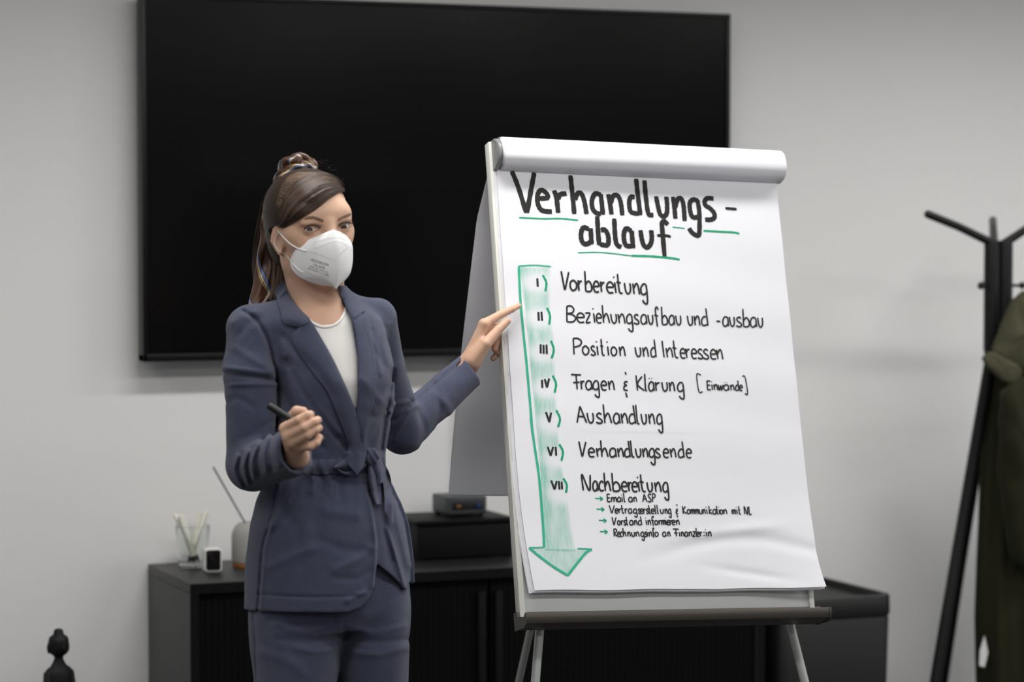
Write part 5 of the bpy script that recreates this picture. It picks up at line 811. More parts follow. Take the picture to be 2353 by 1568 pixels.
def bvh_of(*vq):
    V = []; F = []; n = 0
    for v, q in vq: V += [tuple(map(float, p)) for p in v]; F += [tuple(int(i) + n for i in f) for f in q]; n += len(v)
    return BVHTree.FromPolygons(V, F)
EYE = np.array([0, 0, CAM_POS[2]])
def hit(bvh, px, py, lift=0.0, default=None):
    """first surface met when looking at a photo position; lifted towards the viewer"""
    d = P(px, py, 5.0) - EYE; d /= np.linalg.norm(d)
    r = bvh.ray_cast(Vector(EYE), Vector(d), 12)
    if r[0] is None: return default
    return np.array(r[0]) - d * lift
def seg2d(q, A):
    """distance of 2-D points to a polyline"""
    A = np.asarray(A, float); best = np.full(len(q), 1e9)
    for a, b in zip(A[:-1], A[1:]):
        ba = b - a; t = np.clip(((q - a) @ ba) / max(ba @ ba, 1e-9), 0, 1)
        best = np.minimum(best, np.linalg.norm(q - a - t[:, None] * ba, axis=1))
    return best
def poly2d(q, A):
    """signed distance of 2-D points to a closed polygon (negative inside)"""
    A = np.asarray(A, float); d = seg2d(q, np.r_[A, A[:1]]); ins = np.zeros(len(q), bool)
    for a, b in zip(A, np.roll(A, -1, 0)):
        c = (a[1] > q[:, 1]) != (b[1] > q[:, 1])
        with np.errstate(divide='ignore', invalid='ignore'):
            x = (b[0] - a[0]) * (q[:, 1] - a[1]) / (b[1] - a[1]) + a[0]
        ins ^= c & (q[:, 0] < x)
    return np.where(ins, -d, d)
def drape(name, A, B, bvh, lift, m, parent, origin, n=40, k=10, thick=.0025, belly=0.0, smoothing=6, off=None, uv=False):
    """cloth piece between two edge lines of the photo, laid on the surface below and given thickness"""
    A = resample(cat(A, 6), n); B = resample(cat(B, 6), n)
    G = np.zeros((n, k + 1, 2)); D = np.full((n, k + 1), np.nan)
    for i in range(n):
        for j in range(k + 1):
            w = j / k; G[i, j] = A[i] * (1 - w) + B[i] * w
            h = hit(bvh, *G[i, j])
            if h is not None: D[i, j] = h[1]
    bare = np.isnan(D).all(1)
    if np.isnan(D).any():
        mval = np.nanmean(D)
        for i in range(n):
            r = D[i]; ok = ~np.isnan(r)
            D[i] = np.interp(np.arange(k + 1), np.arange(k + 1)[ok], r[ok]) if ok.any() else mval
    for i in range(n // 2, n):
        if bare[i]: D[i] = D[i - 1]
    for i in range(n // 2, -1, -1):
        if bare[i]: D[i] = D[i + 1]
    for _ in range(smoothing):
        E = np.pad(D, 1, mode='edge'); D = np.minimum(D, (E[:-2, 1:-1] + E[2:, 1:-1] + E[1:-1, :-2] + E[1:-1, 2:]) / 4 * .6 + D * .4)
    bm = bmesh.new(); lay = bm.loops.layers.uv.new('UVMap'); fr = []; bk = []
    for i in range(n):
        a = []; b = []
        for j in range(k + 1):
            w = j / k; l = lift + belly * math.sin(math.pi * w)
            if off is not None: l += off(i / (n - 1), w)
            p = P(G[i, j, 0], G[i, j, 1], D[i, j] - l); a.append(bm.verts.new(p - origin))
            p2 = P(G[i, j, 0], G[i, j, 1], D[i, j] - l + thick); b.append(bm.verts.new(p2 - origin))
        fr.append(a); bk.append(b)
    def quad(vs, uvs):
        f = bm.faces.new(vs)
        for lp, t in zip(f.loops, uvs): lp[lay].uv = t
    for i in range(n - 1):
        for j in range(k):
            t = [(j / k, i / (n - 1)), ((j + 1) / k, i / (n - 1)), ((j + 1) / k, (i + 1) / (n - 1)), (j / k, (i + 1) / (n - 1))]
            quad([fr[i][j], fr[i][j + 1], fr[i + 1][j + 1], fr[i + 1][j]], t)
            quad([bk[i + 1][j], bk[i + 1][j + 1], bk[i][j + 1], bk[i][j]], t[::-1])
    rim = [(i, 0) for i in range(n)] + [(n - 1, j) for j in range(1, k + 1)] + [(i, k) for i in range(n - 2, -1, -1)] + [(0, j) for j in range(k - 1, 0, -1)]
    for (a, b), (c, d_) in zip(rim, rim[1:] + rim[:1]):
        quad([fr[a][b], bk[a][b], bk[c][d_], fr[c][d_]], [(0, 0)] * 4)
    return emit(name, bm, m, parent, ang=60)

# ================================================================== the woman
ROOT_V = P(745, 1060, 5.20); ROOT_V[2] = 0.0
pw = Vector(CAM_POS * np.array([1, 1, 0]) + ROOT_V[0] * _r + ROOT_V[1] * _f)
person = tag(empty('person', pw, -YAW), 'woman in navy linen suit and white mask pointing at the flip chart', 'person')
def on_person(o): return o
M['skin'] = mat('skin', (.63, .405, .29), .48, spec=.35, bump=(260, .05), sss=.12, mottle=(28, (.595, .36, .25)))
M['navy'] = mat('navy_linen', (.072, .081, .133), .85, spec=.2, bump=(700, .45), mottle=(45, (.050, .058, .099)), sheen=.2)
M['navy_dark'] = mat('navy_linen_seam', (.028, .034, .062), .9, spec=.1)
M['shirt'] = mat('white_ribbed_cotton', (.86, .84, .81), .9, spec=.1, bump=(420, .12, (6, 6, .3)), sheen=.05)
M['shoe'] = mat('black_leather', (.01, .01, .011), .4)
def wob(seed, n, f):
    r = np.random.RandomState(seed); K = r.normal(size=(n, 3)) * f; ph = r.uniform(0, 6.28, n)
    return lambda p: np.sin(p @ K.T + ph).sum(1) / n
def table(rows, yawdeg, b_of=None):
    """stack of ellipses: rows of (py, left px, right px, depth centre, depth half-width)"""
    yw_ = math.radians(yawdeg); z = []; c = []; a = []; b = []
    for py, xl, xr, d, bb in rows:
        p0 = P(xl, py, d); p1 = P(xr, py, d); hw = (p1[0] - p0[0]) / 2
        z.append(p0[2]); c.append(((p0[0] + p1[0]) / 2, d)); b.append(bb)
        a.append(math.sqrt(max(hw ** 2 - (bb * math.sin(yw_)) ** 2, 1e-5)) / math.cos(yw_))
    o = np.argsort(z); z = np.array(z)[o]; c = np.array(c)[o]; a = np.array(a)[o]; b = np.array(b)[o]
    # densify with a smooth curve so that the outline has no kinks
    zz_ = np.linspace(z[0], z[-1], 160)
    def sm(y):
        y = np.interp(zz_, z, y); k = np.hanning(15); k /= k.sum(); return np.convolve(np.pad(y, 7, mode='edge'), k, 'valid')
    c0, c1, a_, b_ = sm(c[:, 0]), sm(c[:, 1]), sm(a), sm(b); cy, sy = math.cos(yw_), math.sin(yw_)
    def fn(p, off=0.0, ex=2.2, cap=True):
        x = p[:, 0] - np.interp(p[:, 2], zz_, c0); y = p[:, 1] - np.interp(p[:, 2], zz_, c1)
        u = x * cy + y * sy; w = -x * sy + y * cy
        A = np.interp(p[:, 2], zz_, a_) + off; Bq = np.interp(p[:, 2], zz_, b_) + off
        e = (np.abs(u / A) ** ex + np.abs(w / Bq) ** ex) ** (1 / ex)
        g = np.sqrt((u / A ** 2) ** 2 + (w / Bq ** 2) ** 2) / np.maximum(np.sqrt((u / A) ** 2 + (w / Bq) ** 2), 1e-6)
        d = (e - 1) / np.maximum(g, 1e-3)
        d = np.clip(d, -.05, 1)
        return np.maximum(d, np.maximum(zz_[0] - p[:, 2], p[:, 2] - zz_[-1])) if cap else d
    m = max(a.max(), b.max()) + .03
    lo = np.array([c[:, 0].min() - m, c[:, 1].min() - m, zz_[0]]); hi = np.array([c[:, 0].max() + m, c[:, 1].max() + m, zz_[-1]])
    return fn, lo, hi, (lambda z_: np.interp(z_, zz_, c1))
TYAW = 25
torso, tlo, thi, tdep = table([(640, 690, 780, 5.215, .045), (690, 655, 808, 5.215, .062), (730, 612, 872, 5.21, .092), (800, 611, 893, 5.205, .110), (870, 622, 905, 5.20, .122), (940, 626, 903, 5.20, .114), (1000, 632, 890, 5.20, .102), (1045, 640, 881, 5.20, .095), (1085, 648, 884, 5.20, .097), (1120, 620, 892, 5.20, .105)], TYAW)

# ---- head frame
HO = P(711, 523, 5.2); psi, rho = math.radians(30), math.radians(4.5)
s0 = np.array([math.cos(psi), math.sin(psi), 0]); HFw = np.array([math.sin(psi), -math.cos(psi), 0]); u0 = np.array([0, 0, 1.0])
HS = s0 * math.cos(rho) + u0 * math.sin(rho); HU = u0 * math.cos(rho) - s0 * math.sin(rho); HQ = np.stack([HS, HFw, HU], 1)
def Hd(s, f, u): return HO + HS * s + HFw * f + HU * u
def toH(p): return (p - HO) @ HQ
EYEC = [Hd(-.0375, .0745, -.0015), Hd(.0375, .0745, -.0015)]

# ---- the body: one continuous surface
body = Field()
body.ell(Hd(0, -.007, .028), (.0785, .096, .084), HQ)
body.ell(Hd(0, .022, -.030), (.0615, .071, .086), HQ, k=.03)
body.cone(Hd(-.043, .002, -.068), Hd(-.010, .062, -.096), .018, .015, k=.028)
body.cone(Hd(.043, .002, -.068), Hd(.010, .062, -.096), .018, .015, k=.028)
body.ell(Hd(0, .070, -.098), (.017, .015, .014), HQ, k=.02)
body.cone(Hd(-.040, .067, .024), Hd(.040, .067, .024), .018, .018, k=.025)
for sx in (-1, 1): body.ell(Hd(sx * .054, .045, -.012), (.019, .022, .018), HQ, k=.02)
for sx in (-1, 1): body.ell(Hd(sx * .039, .054, -.030), (.021, .021, .020), HQ, k=.02)
for sx in (-1, 1): body.ell(Hd(sx * .036, .100, -.003), (.019, .016, .011), HQ, k=.014, op='s')
body.cone(Hd(0, .088, .006), Hd(0, .106, -.036), .0085, .0105, k=.014)
for sx in (-1, 1): body.ell(Hd(sx * .011, .097, -.039), (.0085, .010, .0075), HQ, k=.006)
body.cone(Hd(-.020, .080, -.066), Hd(.020, .080, -.066), .006, .006, k=.008); body.cone(Hd(-.017, .080, -.075), Hd(.017, .080, -.075), .0065, .0065, k=.006)
def lids(p):
    out = np.full(len(p), 1.0)
    q = toH(p)
    for sx in (-1, 1):
        x = q[:, 0] - sx * .0375; y = q[:, 1] - .0745; z = q[:, 2] + .0015
        r = np.sqrt(x * x + y * y + z * z) - .0140
        w = np.clip(1 - (x / .0148) ** 2, 0, 1)
        tilt = -x * sx * .10
        up = .0043 * w ** .75 + .0003 - tilt * 0; lowv = -.0025 * w ** .8
        op = np.maximum(np.maximum(z - .001 * 0 - up - sx * x * .10, lowv + sx * x * .10 - z), -(y - .003))
        out = np.minimum(out, np.maximum(r, -op))
    return out
body.add(lids, Hd(0, .07, 0) - .07, Hd(0, .07, 0) + .07, k=.0035)
for sx in (-1, 1):
    body.ell(Hd(sx * .0365, .0815, .0112), (.0175, .0065, .0045), HQ, k=.008)       # fold above the eye
# ears
def ear(sx):
    a = math.radians(24); S = HS * sx
    n_ = S * math.cos(a) + HFw * math.sin(a); t_ = HFw * math.cos(a) - S * math.sin(a); Q = np.stack([t_, HU * .97 + t_ * -.2, n_], 1)
    Q = np.stack([t_, HU, n_], 1); c = Hd(sx * .0725, .008, -.022)
    def fn(p):
        q = (p - c) @ Q; x, y, z = q[:, 0], q[:, 1], q[:, 2]
        hx = np.where(y > 0, .0165, .0165 - .35 * np.clip(-y, 0, .03)); e = np.sqrt((x / hx) ** 2 + (y / .0285) ** 2)
        slab_ = np.maximum((e - 1) * .014, np.abs(z - .004 * (-x / .016)) - .0042)
        bowl = ellipsoid(p, c + Q @ np.array([.0035, .001, .0075]), (.0085, .0165, .0070), Q)
        d = smax(slab_, -bowl, .004)
        tr = cone(p, c + Q @ np.array([.0125, -.004, .0015]), c + Q @ np.array([.012, -.010, .0015]), .0042, .0038)
        return smin(d, tr, .004)
    return fn, c - .035, c + .035
for sx in (-1, 1): body.add(*ear(sx), k=.006)
# neck and shoulders
body.cone(Hd(0, -.015, -.060), P(731, 716, 5.215), .0535, .0570, k=.022)
for sx in (-1, 1): body.cone(P(733 + sx * 40, 655, 5.185), P(750 + sx * 13, 742, 5.150), .010, .007, k=.03)   # neck muscles
body.add(lambda p: torso(p, -.022), tlo, thi, k=.03)
hips, hlo, hhi, _h = table([(1085, 650, 884, 5.2, .094), (1150, 612, 912, 5.2, .105), (1230, 592, 922, 5.2, .115), (1330, 585, 925, 5.2, .12), (1420, 590, 920, 5.2, .11)], TYAW)
body.add(lambda p: hips(p, -.030), hlo, hhi, k=.03)
RSH, LSH = P(583, 752, 5.14), P(862, 732, 5.28)
REL, LEL = P(578, 1062, 5.125), P(922, 990, 5.425)
RWR, LWR = P(683, 1050, 4.935), P(1076, 838, 5.545)
body.cone(P(690, 735, 5.21), P(590, 764, 5.145), .026, .024, k=.02); body.cone(P(775, 735, 5.24), P(858, 746, 5.285), .024, .022, k=.02)
body.cone(P(588, 772, 5.142), REL, .032, .031, k=.02); body.cone(REL, RWR, .032, .0200, k=.015)
body.cone(P(860, 752, 5.29), LEL, .029, .029, k=.02); body.cone(LEL + np.array([.004, 0, -.004]), LWR, .029, .0200, k=.015)
for (x0, x1, d) in ((690, 684, 5.16), (846, 850, 5.245)):
    a, b, c = P(x0, 1400, d), P(x1, 1760, d + .005), P(x1 - 2, 2190, d + .03)
    body.cone(a, b, .056, .046, k=.02); body.cone(b, c, .047, .030, k=.02); body.cone(c, c + np.array([.03, -.13, -.025]), .030, .024, k=.02)
def finger(*J, k=0.0, root=.006):
    for n_, (a, b) in enumerate(zip(J[:-1], J[1:])):
        body.cone(P(*a[:3]), P(*b[:3]), a[3], b[3], k=root if n_ == 0 else .0015)
# her left hand pointing at the chart
for J in ((1112, 746, 5.548, .0118), (1118, 754, 5.566, .0115), (1121, 768, 5.584, .0105), (1120, 785, 5.600, .0095)):
    body.cone(LWR, P(*J[:3]), .0185, J[3], k=.010)
body.cone(P(1090, 822, 5.54), P(1116, 790, 5.575), .017, .012, k=.012)
finger((1112, 745, 5.548, .0108), (1149, 723.5, 5.573, .0088), (1176, 711, 5.592, .0076), (1192, 703, 5.6075, .0062))
finger((1118, 754, 5.566, .0105), (1143, 752, 5.588, .0092), (1146, 776, 5.600, .0082), (1137, 803, 5.590, .0072))
finger((1121, 768, 5.584, .010), (1146, 774, 5.606, .0088), (1152, 798, 5.612, .0080), (1145, 810, 5.604, .0070))
finger((1120, 785, 5.600, .009), (1141, 795, 5.614, .0078), (1142, 814, 5.612, .0070), (1133, 824, 5.602, .0062))
finger((1086, 830, 5.526, .0165), (1116, 791, 5.526, .0128), (1146, 757.5, 5.545, .0098), (1166, 738, 5.558, .0082), root=.014)
# her right hand closed on the marker
for J in ((657, 987, 4.888, .0115), (664, 1004, 4.882, .0115), (673, 1018, 4.882, .0108), (690, 1029, 4.889, .0098)):
    body.cone(RWR, P(*J[:3]), .0185, J[3], k=.010)
finger((655, 985, 4.886, .0112), (688, 966, 4.862, .0095), (706, 955, 4.864, .0086), (713, 953, 4.872, .0080))
finger((662, 1003, 4.880, .0112), (701, 983, 4.856, .0095), (722, 970, 4.860, .0085), (730, 966, 4.868, .0080))
finger((672, 1018, 4.880, .0106), (707, 1000, 4.858, .0091), (725, 988, 4.862, .0080), (733, 984, 4.870, .0074))
finger((692, 1027, 4.886, .0096), (713, 1026, 4.866, .0084), (727, 1018, 4.868, .0076), (734, 1006, 4.878, .0070))
finger((668, 1000, 4.925, .0150), (671, 962, 4.928, .0128), (682, 946, 4.918, .0108), (697, 946, 4.908, .0088), root=.014)
BODY_H = .0020
body_o, bv_, bq_ = solid('body', body, BODY_H, M['skin'], person, ROOT_V, 2)
body_o['label'] = 'skin of face, neck and hands'

# ---- jacket
jac = Field()
jac.add(lambda p: torso(p, 0), tlo, thi)
jac.cone(P(655, 724, 5.20), P(578, 748, 5.145), .032, .040, k=.03)
jac.cone(P(803, 706, 5.24), P(866, 724, 5.285), .026, .031, k=.03)
bodice_only = len(jac.prims)
jac.cone(P(577, 764, 5.14), P(576, 850, 5.13), .048, .0545, k=.02); jac.cone(P(576, 850, 5.13), P(579, 1066, 5.115), .0545, .0500, k=.01)
RC = P(678, 1040, 4.925)
jac.cone(P(581, 1070, 5.105), RC, .0490, .0445, k=.018)
jac.cone(P(866, 736, 5.285), P(880, 840, 5.34), .040, .044, k=.02); jac.cone(P(880, 840, 5.34), P(925, 990, 5.425), .044, .0465, k=.01)
LC = P(1081, 850, 5.548)
jac.cone(P(926, 988, 5.425), LC, .0460, .0375, k=.018)
# cuffs cut open
def cuff(c, n_, a, r):
    n_ = np.array(n_, float); n_ /= np.linalg.norm(n_); a = np.asarray(a)
    def cutp(p): return np.where(np.linalg.norm(p - c, axis=1) < .085, (p - c) @ n_, -1.0) * -1   # beyond the plane
    jac.add(lambda p: np.where(np.linalg.norm(p - c, axis=1) < .10, -((p - c) @ n_), .1), c - .11, c + .11, k=.003, op='s')
    ax = (c - a) / np.linalg.norm(c - a)
    jac.cone(c - ax * .06, c + ax * .05, r * .92, r * 1.02, k=.003, op='s')
cuff(RC, (.80, -.55, .22), P(581, 1070, 5.105), .0355)
cuff(LC, (.80, .22, .56), P(926, 988, 5.425), .0325)
NECKLINE = [(648, 610), (652, 648), (668, 690), (709, 731), (726, 755), (762, 819), (788, 875), (812, 928), (819, 945), (822, 900), (821, 819), (808, 735), (786, 690), (778, 660), (776, 610)]
def open_front(p, d):
    q = PX(p); e = poly2d(q, NECKLINE) / 1140
    cut = smax(e, p[:, 1] - tdep(p[:, 2]), .004)
    return smax(d, -cut, .003)
CREASES = [  # photo polyline, height (m), half-width px, deepest depth affected
 ([(546, 1048), (538, 1085), (556, 1118)], .0035, 5, 5.2), ([(569, 1038), (560, 1075), (570, 1113)], .004, 5, 5.2), ([(592, 1021), (579, 1060), (583, 1100)], .004, 5, 5.2),
 ([(619, 1001), (606, 1044), (612, 1086)], .0035, 5, 5.2), ([(641, 990), (634, 1030), (642, 1070)], .003, 5, 5.2),
 ([(557, 1043), (549, 1080), (563, 1116)], -.003, 5, 5.2), ([(580, 1029), (570, 1068), (577, 1107)], -.003, 5, 5.2), ([(606, 1010), (592, 1052), (598, 1092)], -.003, 5, 5.2), ([(630, 995), (620, 1037), (627, 1078)], -.0025, 5, 5.2),
 ([(516, 859), (575, 866), (632, 876)], -.0035, 6, 5.2), ([(530, 885), (580, 884), (636, 884)], .003, 5, 5.2), ([(520, 846), (570, 852), (620, 858)], .003, 6, 5.2),
 ([(540, 800), (575, 822), (622, 850)], .002, 9, 5.2), ([(525, 925), (545, 915), (580, 935)], -.002, 8, 5.2), ([(560, 1010), (600, 985), (640, 960)], -.002, 9, 5.2),
 ([(560, 716), (589, 736), (613, 780), (626, 832), (638, 872), (640, 950), (636, 990)], -.006, 5, 5.2),
 ([(536, 740), (560, 726), (590, 716)], .002, 8, 5.2), ([(548, 770), (570, 745), (600, 733)], -.002, 8, 5.2),
 ([(651, 772), (690, 815), (735, 860), (768, 912)], -.003, 8, 5.2), ([(660, 830), (700, 900), (760, 985), (795, 1030)], -.005, 8, 5.2), ([(672, 850), (715, 920), (775, 995)], .004, 8, 5.2),
 ([(650, 900), (690, 970), (740, 1030)], -.003, 9, 5.2), ([(645, 940), (665, 1000), (700, 1040)], .003, 9, 5.2),
 ([(838, 730), (850, 770), (868, 810), (876, 860)], .002, 6, 5.3), ([(855, 760), (862, 800), (880, 840)], -.002, 6, 5.3), ([(830, 870), (860, 905), (885, 930)], .002, 9, 5.3), ([(838, 950), (870, 960), (895, 935)], -.0025, 9, 5.3), ([(835, 1000), (850, 960), (890, 910)], .0025, 8, 5.3), ([(848, 1020), (870, 985), (898, 930)], -.0025, 8, 5.3),
 ([(905, 850), (895, 900), (878, 1010), (876, 1040)], -.005, 5, 5.36),
 ([(893, 745), (880, 790), (903, 850)], .002, 7, 5.4), ([(945, 925), (925, 950), (905, 965)], -.004, 7, 5.5), ([(948, 935), (920, 980), (905, 1010)], .003, 7, 5.5), ([(938, 925), (906, 930), (895, 945)], .003, 6, 5.5),
 ([(960, 945), (975, 985), (970, 1020)], -.0025, 8, 5.6), ([(1000, 905), (1030, 935), (1040, 970)], .002, 9, 5.6),
 ([(940, 935), (1000, 885), (1030, 857), (1058, 835), (1064, 822)], -.0025, 4, 5.6), ([(995, 880), (1010, 930), (1005, 975)], -.0018, 8, 5.6)]
nz1 = wob(3, 9, 26.); nz2 = wob(5, 9, 60.); nz3 = wob(8, 8, 130.)
def folds(p, d, C=CREASES, amp=1.0):
    q = PX(p); out = d.copy()
    for A, h, w, dep in C:
        A_ = np.array(A, float); m = (p[:, 1] < dep) & (q[:, 0] > A_[:, 0].min() - 3 * w) & (q[:, 0] < A_[:, 0].max() + 3 * w) & (q[:, 1] > A_[:, 1].min() - 3 * w) & (q[:, 1] < A_[:, 1].max() + 3 * w)
        if not m.any(): continue
        t = seg2d(q[m], cat(A, 4)); out[m] -= 1.35 * h * np.exp(-(t / w) ** 2)
    return out - (nz1(p) * .0030 + nz2(p * np.array([1, 1, .6])) * .0020 + nz3(p) * .0004) * amp
jac.post = [folds, open_front]
# skirt of the jacket below the belt: right front laps over the left
skirt, slo, shi, sdep = table([(1046, 656, 881, 5.2, .095), (1070, 650, 882, 5.2, .097), (1100, 612, 890, 5.2, .105), (1150, 593, 916, 5.2, .122), (1200, 580, 935, 5.2, .134), (1280, 570, 946, 5.2, .144), (1350, 566, 950, 5.2, .150), (1420, 564, 951, 5.2, .152)], TYAW)
PANEL_A = [(500, 1040), (500, 1401), (566, 1403), (640, 1408), (720, 1409), (798, 1408), (828, 1397), (848, 1376), (860, 1345), (865, 1300), (864, 1240), (852, 1170), (840, 1110), (836, 1090), (836, 1040)]
PANEL_B = [(800, 1040), (800, 1250), (866, 1298), (900, 1326), (931, 1352), (936, 1340), (950, 1338), (1000, 1334), (1000, 1040)]
def hem(p): 
    q = PX(p); zc = 1403 + np.clip((q[:, 0] - 640) / 300, 0, 1) * -62
    return (q[:, 1] - zc) / 1140
def panel(poly, inset):
    def fn(p):
        d = skirt(p, -inset, cap=False); q = PX(p); fr = p[:, 1] < sdep(p[:, 2]) + .01
        return np.maximum(d, np.where(fr, poly2d(q, poly) / 1140, np.maximum(hem(p), p[:, 2] - shi[2])))
    return fn
SK_CREASES = [([(690, 1085), (676, 1120), (636, 1195), (622, 1210)], .0045, 9, 5.2), ([(700, 1090), (690, 1130), (655, 1190)], -.003, 9, 5.2), ([(636, 1115), (622, 1195), (605, 1255), (599, 1320), (593, 1400)], -.004, 3, 5.2),
 ([(642, 1115), (628, 1195), (612, 1255), (606, 1320), (600, 1400)], .0022, 4, 5.2), ([(594, 1367), (700, 1373), (822, 1371)], -.0022, 3, 5.2), ([(752, 1176), (790, 1180), (820, 1183)], .0025, 14, 5.2), ([(620, 1303), (680, 1275), (720, 1262)], .002, 10, 5.2), ([(735, 1240), (790, 1262), (845, 1268)], -.002, 12, 5.2),
 ([(770, 1310), (815, 1290), (850, 1262)], .0025, 10, 5.2), ([(775, 1330), (820, 1330), (850, 1315)], -.002, 8, 5.2), ([(640, 1150), (680, 1220), (690, 1300)], -.002, 14, 5.2), ([(800, 1385), (815, 1372), (838, 1362)], .003, 5, 5.2), ([(775, 1400), (785, 1385), (800, 1375)], .002, 5, 5.2),
 ([(848, 1150), (858, 1210), (861, 1250), (860, 1300), (855, 1350)], .0022, 4, 5.2), ([(712, 1092), (722, 1110), (716, 1130)], .003, 5, 5.2), ([(735, 1090), (742, 1112), (738, 1130)], -.003, 5, 5.2), ([(752, 1090), (760, 1115), (757, 1135)], .003, 5, 5.2), ([(775, 1092), (780, 1118), (778, 1140)], -.0025, 5, 5.2),
 ([(888, 1215), (905, 1265), (930, 1350)], .004, 5, 5.25), ([(880, 1150), (884, 1210), (900, 1290)], -.003, 7, 5.25), ([(905, 1160), (922, 1230), (940, 1300)], .003, 9, 5.3)]
sk = Field(); sk.add(panel(PANEL_A, 0), slo, shi); sk.add(panel(PANEL_B, .009), slo, shi)
def skfold(p, d):
    q = PX(p); t = np.clip((q[:, 1] - 1075) / 60, 0, 1); gath = np.clip(1 - (q[:, 1] - 1060) / 130, 0, 1)
    return folds(p, d, SK_CREASES, .8 * t) - .0016 * gath * np.sin(q[:, 0] / 4.2)
sk.post = [skfold]
jl, jh = jac.bounds()
jv, jq = largest(*polygonise(lambda p: np.minimum(jac(p), sk(p)), .0030, np.minimum(jl, slo - .02), np.maximum(jh, shi + .02))); jv = relax(jv, jq, 1)
jacket = mesh_from('jacket', jv, jq, M['navy'], person, ROOT_V)

# ---- white top
top = Field(); top.add(lambda p: torso(p, -.012), tlo, thi)
SHIRT_NECK = [(640, 560), (640, 690), (700, 722), (718, 739), (740, 748), (762, 746), (778, 737), (790, 720), (796, 700), (796, 560)]
top.post = [lambda p, d: smax(np.maximum(d, p[:, 2] - P(740, 672, 5.2)[2]), -smax(poly2d(PX(p), SHIRT_NECK) / 1140, p[:, 1] - tdep(p[:, 2]), .003), .004)]
tv_, tq_ = largest(*polygonise(top, .0030, tlo - .02, thi + .02), .2); tv_ = relax(tv_, tq_, 1)
mesh_from('white_top', tv_, tq_, M['shirt'], person, ROOT_V)
bm = bmesh.new(); BT = bvh_of((tv_, tq_)); pts = [hit(BT, x, y + 3.5, .0005) for x, y in [tuple(q) for q in resample(cat(SHIRT_NECK[2:9], 6), 40)]]
pts = [p for p in pts if p is not None]
tube(bm, [p - ROOT_V for p in pts], .0032, 8); emit('neck_binding', bm, M['shirt'], person, ang=180)

# ---- trousers
tr = Field()
lg1, l1lo, l1hi, _1 = table([(1352, 588, 782, 5.19, .095), (1385, 573, 794, 5.18, .106), (1405, 570, 795, 5.178, .110), (1430, 569, 792, 5.176, .112), (1500, 575, 781, 5.17, .112), (1568, 583, 773, 5.165, .11), (1700, 592, 762, 5.145, .108), (1900, 598, 756, 5.15, .10), (2120, 600, 756, 5.16, .10)], 15)
lg2, l2lo, l2hi, _2 = table([(1330, 770, 938, 5.235, .100), (1380, 760, 943, 5.235, .116), (1430, 762, 942, 5.235, .118), (1500, 764, 940, 5.23, .115), (1568, 768, 938, 5.23, .112), (1700, 772, 932, 5.23, .105), (1900, 776, 926, 5.235, .10), (2110, 776, 926, 5.24, .10)], 15)
hp, hplo, hphi, _3 = table([(1180, 596, 922, 5.2, .110), (1250, 588, 930, 5.2, .120), (1330, 584, 934, 5.2, .123), (1400, 582, 936, 5.195, .120), (1435, 590, 930, 5.195, .105)], TYAW)
tr.add(lambda p: hp(p, -.004), hplo, hphi); tr.add(lambda p: lg1(p), l1lo, l1hi, k=.02); tr.add(lambda p: lg2(p), l2lo, l2hi, k=.012)
TC = [([(620, 1425), (700, 1440), (770, 1425)], -.003, 6, 5.2), ([(635, 1432), (710, 1448), (780, 1440)], .003, 6, 5.2), ([(660, 1450), (720, 1458), (785, 1455)], .0025, 5, 5.2), ([(640, 1470), (720, 1475), (778, 1462)], -.002, 7, 5.2), ([(680, 1490), (730, 1500), (775, 1490)], .002, 6, 5.2),
      ([(583, 1405), (586, 1470), (592, 1568)], -.003, 3, 5.2), ([(800, 1440), (860, 1455), (930, 1440)], .002, 8, 5.3), ([(800, 1470), (870, 1476), (935, 1470)], -.0025, 7, 5.3), ([(810, 1500), (870, 1505), (930, 1490)], .0025, 7, 5.3), ([(600, 1500), (660, 1520), (700, 1550)], .002, 12, 5.2)]
tr.post = [lambda p, d: folds(p, d, TC, .9)]
pv, pq = polygonise(tr, .0040, *tr.bounds()); pv = relax(pv, pq, 1)
mesh_from('trousers', pv, pq, M['navy'], person, ROOT_V)
for x, d in ((680, 5.165), (846, 5.255)):
    a = P(x, 2190, d); a[2] = .05; f = Field(); dr = np.array([.25, -.97, 0.])
    f.cone(a, a + dr * .16 + np.array([0, 0, -.012]), .037, .034); f.cone(a - dr * .03, a + dr * .02, .033, .035, k=.02); f.cone(a + np.array([0, 0, .05]), a, .036, .037, k=.02)
    f.add(lambda p: .0 + p[:, 2] * 1.0 - .004, a - .3, a + .3, 0, 's')
    solid('shoe', f, .004, M['shoe'], person, ROOT_V)

# ---- collar, lapels, belt laid on the jacket
BJ = bvh_of((jv, jq), (tv_, tq_), (bv_, bq_))
BJ2 = bvh_of((jv, jq))
LAP = .004
drape('lapel', [(709, 729), (725, 754), (762, 818), (789, 874), (812, 928), (822, 965), (829, 1000), (834, 1040)], [(686, 752), (672, 776), (690, 815), (722, 860), (752, 900), (772, 945), (790, 990), (806, 1040)], BJ, .005, M['navy'], person, ROOT_V, 60, 12, .0035, belly=.0045)
drape('collar', [(652, 640), (664, 676), (684, 705), (709, 729), (714, 738)], [(630, 668), (637, 692), (645, 718), (652, 742), (684, 753)], BJ, .006, M['navy'], person, ROOT_V, 40, 10, .0035, belly=.007)
drape('lapel', [(806, 728), (816, 760), (821, 800), (823, 850), (823, 900), (820, 945), (825, 990), (833, 1040)], [(829, 716), (842, 748), (856, 790), (864, 840), (864, 890), (856, 940), (846, 990), (840, 1040)], BJ, .005, M['navy'], person, ROOT_V, 60, 10, .0035, belly=.003)
